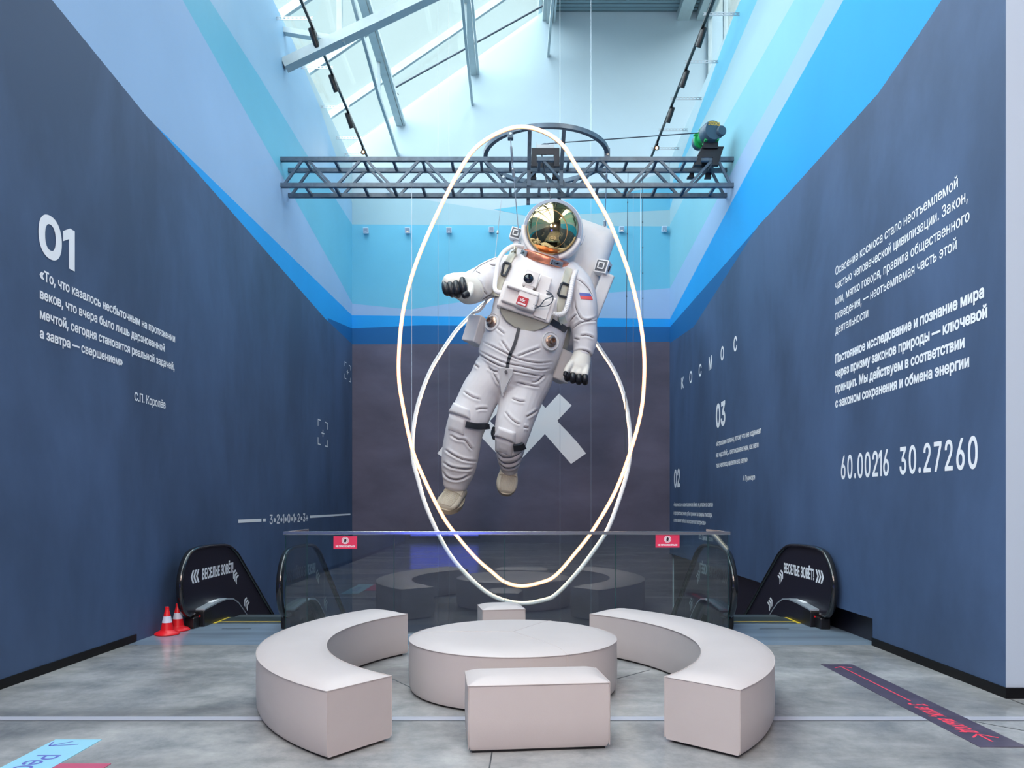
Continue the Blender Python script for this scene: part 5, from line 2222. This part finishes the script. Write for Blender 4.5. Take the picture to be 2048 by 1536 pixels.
# --- harness straps with buckles
for nm, pts, w in (('left', [(1035, 505), (1022, 516), (1012, 538), (1003, 558), (997, 576), (993, 592)], 12.5), ('right', [(1138, 538), (1132, 556), (1126, 582), (1121, 608), (1121, 632), (1126, 648)], 13.5)):
    ribbon('harness_strap', pts, w, MT['strapbeige'], .022, .0)
for q in ([z9(p) for p in ((165, 250), (310, 280), (215, 490), (105, 450))], [z9(p) for p in ((1185, 605), (1350, 675), (1285, 870), (1110, 830))]):
    ps = [on_body(x, y, .045)[0] for x, y in q]
    nn = (ps[1] - ps[0]).cross(ps[3] - ps[0]).normalized()
    L = []
    for i in range(4):
        a, b = ps[i], ps[(i + 1) % 4]
        for t_ in (.12, .5, .88):
            L.append(a.lerp(b, t_))
    mb = MB()
    mb.tube(L, .021, 8, closed=True)
    mb.build('buckle', MT['strapblack'], AST, smooth=60)
# hoses
L = smooth_open([A(*p) for p in ((1046, 494, 20), (1028, 492, 30), (1010, 502, 44), (998, 520, 54), (993, 545, 60), (990, 565, 66), (990, 578, 72), (995, 584, 78), (1004, 585, 80))], 6)
mb = MB()
mb.tube(L, 4.3 * SA, 12)
mb.build('hose', MT['shell'], AST, smooth=60)
L = smooth_open([A(*p) for p in ((1165, 544, 0), (1156, 541, 22), (1149, 549, 40), (1144, 568, 52), (1140, 592, 60), (1135, 612, 66), (1128, 626, 70), (1117, 630, 74), (1106, 627, 76), (1100, 625, 76))], 16)
mb = MB()
rr = []
for i, p in enumerate(L):
    rr.append((4.6 if i % 3 else 5.6) * SA if i > 30 else 4.8 * SA)
mb.tube(L, rr, 12)
mb.build('ribbed_hose', MT['shell'], AST, smooth=35)
mb = MB()
mb.tube([A(1097, 624, 76), A(1104, 626.5, 76)], 5.8 * SA, 14)
mb.build('hose_coupling', MT['galv'], AST, smooth=40)
L = smooth_open([A(*p) for p in ((945, 634, -4), (943, 630, -2), (947, 626, 0), (958, 622, 2), (967, 612, 4), (973, 600, 2), (975, 592, 0))], 6)
mb = MB()
mb.tube(L, 2.6 * SA, 10)
mb.build('thin_hose', MT['shell'], AST, smooth=60)

# --- zip, crotch flap, waist strap
ribbon('zipper', [(1038, 656), (1033, 676), (1028, 692), (1021, 708), (1017, 722), (1014.5, 737)], 6.2, MT['strapblack'], .012, .004, cross=2, ripple=1)
ribbon('waist_strap', [(1096, 638), (1108, 647), (1120, 653), (1131, 660)], 12, MT['strapblack'], .018, .004)
mb = MB()
fq = [z2(p) for p in ((610, 368), (628, 360), (716, 374), (712, 420), (690, 480), (655, 545), (634, 592), (624, 575), (612, 480))]
fr_ = []
for x, y in fq:
    p, n = on_body(x, y)
    fr_.append(A(x, y, max((YA - p.y) / SA, 40) + 5))
mb.prism(fr_, (0, .07, 0))
mb.build('crotch_flap', MT['suitgrey'], AST, bevel=.014)
mb = MB()
p = A(1012, 744, (YA - fr_[0].y) / SA + 1)
mb.tube([p, p + V((0, -.02, 0))], 3 * SA, 16)
mb.build('press_stud', MT['strapblack'], AST)

# --- round valves on the hips
for px, py, r, dirv in ((986.5, 645.5, 17.5, (-.42, -.05, .9)), (1099.5, 683, 18.5, (.34, -.02, .93))):
    p, n = on_body(px, py)
    dv = (D(*dirv) + n * .6).normalized()
    T_ = M.Translation(p) @ dv.to_track_quat('Z', 'Y').to_matrix().to_4x4()
    r *= SA
    mb = MB()
    mb.lathe([(r * .9, -.06), (r, -.01), (r, .03), (r * .93, .045), (r * .86, .032), (.0001, .032)], 40, T_)
    vd = mb.build('valve_disc', MT['suitgrey'], AST, smooth=40)
    mb = MB()
    mb.lathe([(r * .60, .03), (r * .62, .055), (r * .54, .066), (r * .30, .072), (r * .30, .112), (r * .33, .116), (r * .33, .138), (r * .23, .138), (r * .20, .08), (.0001, .09)], 32, T_)
    mb.build('valve_nozzle', MT['brass'], vd, smooth=40)

# --- knee pads, pocket flaps, knee bands
for s, flap, pad, band in ((0, [(268, 640), (385, 690), (390, 762), (232, 710)], [(232, 722), (352, 772), (340, 880), (218, 838)], [(352, 798), (430, 812), (508, 808)]),
                           (1, [(610, 818), (738, 862), (735, 942), (578, 884)], [(582, 896), (720, 948), (706, 1040), (586, 1000)], [(716, 976), (760, 970), (792, 956)])):
    patch('pocket_pad', [z2(p) for p in pad], MT['suit'], .035, .0)
    patch('pocket_flap', [z2(p) for p in flap], MT['suit'], .055, .012)
    ribbon('knee_band', [z2(p) for p in band], 11.5, MT['strapblack'], .05, .0)
p, n = on_body(990, 868)
mb = MB()
loft(mb, [(988, 857, -2, 4, 10), (987, 866, 0, 5.5, 12), (989, 876, 2, 4.5, 10)], 12)
mb.build('knee_band', MT['strapblack'], AST, smooth=60)

# --- flag patch on the left sleeve
fl = [z3((320, 660)), z3((405, 668)), z3((438, 748)), z3((338, 740))]
for k, m in enumerate(('flagw', 'flagb', 'flagr')):
    q = [np.array(p) for p in fl]
    a, b = k / 3, (k + 1) / 3
    quad = [q[0] * (1 - a) + q[3] * a, q[1] * (1 - a) + q[2] * a, q[1] * (1 - b) + q[2] * b, q[0] * (1 - b) + q[3] * b]
    patch('flag_stripe', quad, MT[m], .006, .004, flat=0, res=4, bev=False)

# --- gloves
# raised fist (left in view): back of the hand on top, dark fingers curled under towards the viewer
g = MB()
loft(g, [(941, 577, 50, 28.5, 29), (934, 576, 62, 28.5, 28), (926, 573, 72, 27, 25), (917, 571, 80, 25, 22), (905, 568, 86, 21, 20), (896, 567, 88, 17, 18)], 24)
for x, y0 in ((892.5, 560), (902, 558), (913, 556.5), (925, 556)):
    loft(g, [(x + 3, y0 + 4, 74, 8, 8), (x, y0 + 4, 92, 7.5, 8)], 12)
GL = fuse(g, 'glove', MT['glove'], AST, .016, 3)
for x, ya, yb, dx in ((890, 569, 588, 5), (899.5, 566, 591, 5), (911, 564, 592, 5), (924.5, 561, 588, 4)):
    f_ = MB()
    loft(f_, [(x, ya, 95, 6.4, 7.5), (x + dx * .3, ya + (yb - ya) * .33, 105, 7.6, 7.8), (x + dx * .7, ya + (yb - ya) * .7, 105, 7.6, 7.6), (x + dx, yb - 3, 97, 6.6, 7.2)], 14)
    f_.build('finger', MT['glovedark'], AST, smooth=80)
f_ = MB()
loft(f_, [(941, 572, 88, 7.5, 8), (940, 583, 98, 7.2, 7.5), (935, 590, 104, 6.8, 7)], 14)
th_ = f_.build('thumb', MT['glove'], AST, smooth=80)
f_ = MB()
loft(f_, [(934, 588, 106, 7.0, 7), (928, 591, 109, 6.2, 6.2)], 14)
f_.build('thumb_tip', MT['glovedark'], th_, smooth=80)
# lowered fist (right in view)
g = MB()
loft(g, [(1165, 698, 18, 17, 18), (1164, 708, 19, 17.5, 17), (1161, 722, 22, 20.5, 17), (1157, 735, 25, 22.5, 17), (1155, 744, 26, 23, 16)], 24)
for x, y in ((1136.5, 742), (1146.5, 745), (1158, 747), (1170, 748.5)):
    loft(g, [(x + 3, y - 14, 33, 6.2, 6), (x, y + 1, 40, 6.4, 6.5)], 12)
loft(g, [(1144, 726, 34, 6.5, 7), (1136, 736, 44, 6.2, 6.5), (1131, 746, 46, 5.5, 6)], 12)
fuse(g, 'glove', MT['glove'], AST, .016, 3)
for x, y in ((1134.5, 746), (1145.5, 750), (1157.5, 752.5), (1170, 753)):
    f_ = MB()
    loft(f_, [(x, y - 1, 42, 6.0, 6.3), (x, y + 6, 43, 6.4, 6.5), (x, y + 11, 34, 6.4, 6.4), (x + 1, y + 10, 20, 5.8, 6)], 14)
    f_.build('finger', MT['glovedark'], AST, smooth=80)
f_ = MB()
loft(f_, [(1131.5, 745, 49, 4.6, 4.6), (1130, 750, 49, 4.0, 4.2)], 12)
f_.build('thumb_tip', MT['glovedark'], AST, smooth=80)


# --- boots
def boot(ank, fwd, up, L, wd, ht, ridge_n=13):
    """ank: ankle point; fwd/up directions; sizes in metres"""
    fwd = fwd.normalized()
    up = (up - fwd * up.dot(fwd)).normalized()
    rt = fwd.cross(up)

    def pt(f, r, u):
        return ank + fwd * f + rt * r + up * u
    # upper: sections along the foot from heel to toe
    mb = MB()
    secs = [(-.36, .62, .60), (-.30, .78, .86), (-.15, .86, 1.0), (.02, .90, .98), (.18, .96, .82), (.34, 1.0, .70), (.48, .97, .60), (.57, .86, .50), (.625, .66, .38), (.655, .38, .24)]
    rs = []
    for f, w, h in secs:
        ring = []
        for k in range(24):
            a = 2 * pi * k / 24
            x, z = cos(a), sin(a)
            x = math.copysign(abs(x) ** .8, x)
            z = math.copysign(abs(z) ** .8, z)
            ring.append(pt(f * L, x * wd / 2 * w, -ht + (z * .5 + .5) * ht * h))
        rs.append(ring)
    mb.rings(rs)
    o = mb.build('boot', MT['boot'], AST, smooth=60)
    mb = MB()
    rs = []
    out = []
    fs_ = [x[0] for x in secs]
    ws_ = [x[1] for x in secs]
    fmid = (fs_[0] + fs_[-1]) / 2
    for k in range(44):
        a = 2 * pi * k / 44
        f = fmid + cos(a) * (fs_[-1] - fs_[0]) / 2 * 1.03
        w = float(np.interp(fmid + cos(a) * (fs_[-1] - fs_[0]) / 2 * .80, fs_, ws_)) / 2 * 1.04
        out.append((f * L, math.copysign(abs(sin(a)) ** .75, sin(a)) * w * wd))
    for z, e in ((-ht - .075, .93), (-ht - .06, 1.0), (-ht - .005, 1.02), (-ht + .012, 1.05), (-ht + .032, 1.045), (-ht + .036, .9)):
        rs.append([pt((f - fmid * L) * e + fmid * L, w * e, z) for f, w in out])
    mb.rings(rs)
    mb.build('sole', MT['sole'], o, smooth=40)
    # toe ribs and instep flap
    mb = MB()
    for k in range(ridge_n):
        r = (k / (ridge_n - 1) - .5) * 1.5
        pts = []
        for f, w, h in secs[4:-1]:
            x = max(-.97, min(.97, r * (1 - .15 * abs(r))))
            z = (max(0, 1 - abs(x) ** 2.5)) ** .4
            pts.append(pt(f * L, x * wd / 2 * w, -ht + (z * .5 + .5) * ht * h + .002))
        mb.tube(pts, .009, 6)
    mb.build('toe_ribs', MT['boot'], o, smooth=60)
    mb = MB()
    rs = []
    for f, w, h in secs[2:5]:
        ring_t, ring_b = [], []
        for k in range(-5, 6):
            x = k / 5 * .86
            z = (max(0, 1 - abs(x) ** 2.5)) ** .4
            ring_t.append(pt(f * L, x * wd / 2 * w * 1.02, -ht + (z * .5 + .5) * ht * h + .022))
            ring_b.append(pt(f * L, x * wd / 2 * w * .97, -ht + (z * .5 + .5) * ht * h - .03))
        rs.append(ring_t + ring_b[::-1])
    mb.rings(rs)
    mb.build('instep_flap', MT['boot'], o, smooth=40)


boot(A(911, 974, -8), D(-.36, .42, .84), D(.22, -.96, .30), .62, .40, .27)
boot(A(1018, 938, -38), D(-.10, .80, .55), D(.10, -.55, .90), .60, .36, .22)

# --- suspension of the figure
def astro_cable(label, a, b, r, m, fit):
    return cable('suspension_cable', label, [a, b], r, m, 'cable', fit, 'suspension cables of the astronaut')


astro_cable('steel cable with turnbuckle from the hoop to the astronaut shoulder, beside the small lamp', CL[0], A(1040, 497, -4), .008, MT['wire'], ((.05, .2, .02), (.25, .33, .026), (.94, 1.0, .028)))
astro_cable('thin cable from the rear of the hoop to the outstretched arm of the astronaut', CL[1], A(989, 524, -14), .006, MT['wire'], ((.62, .66, .02),))
astro_cable('steel cable from the right end of the hoop to the backpack of the astronaut', CL[2], A(1209.5, 453, -50), .008, MT['wire'], ((.2, .3, .02), (.9, 1.0, .026)))
cable('lifting_rope', 'knotted lifting rope from the pulley to the top of the astronaut helmet', [P(1082, 300, YT + .12), P(1092, 358, 12.98), A(1097, 378, 6), hc + V((-.02, .1, R0 * 1.05))], .011, MT['darkwire'], 'rope', ((.60, .66, .03), (.70, .76, .03)))
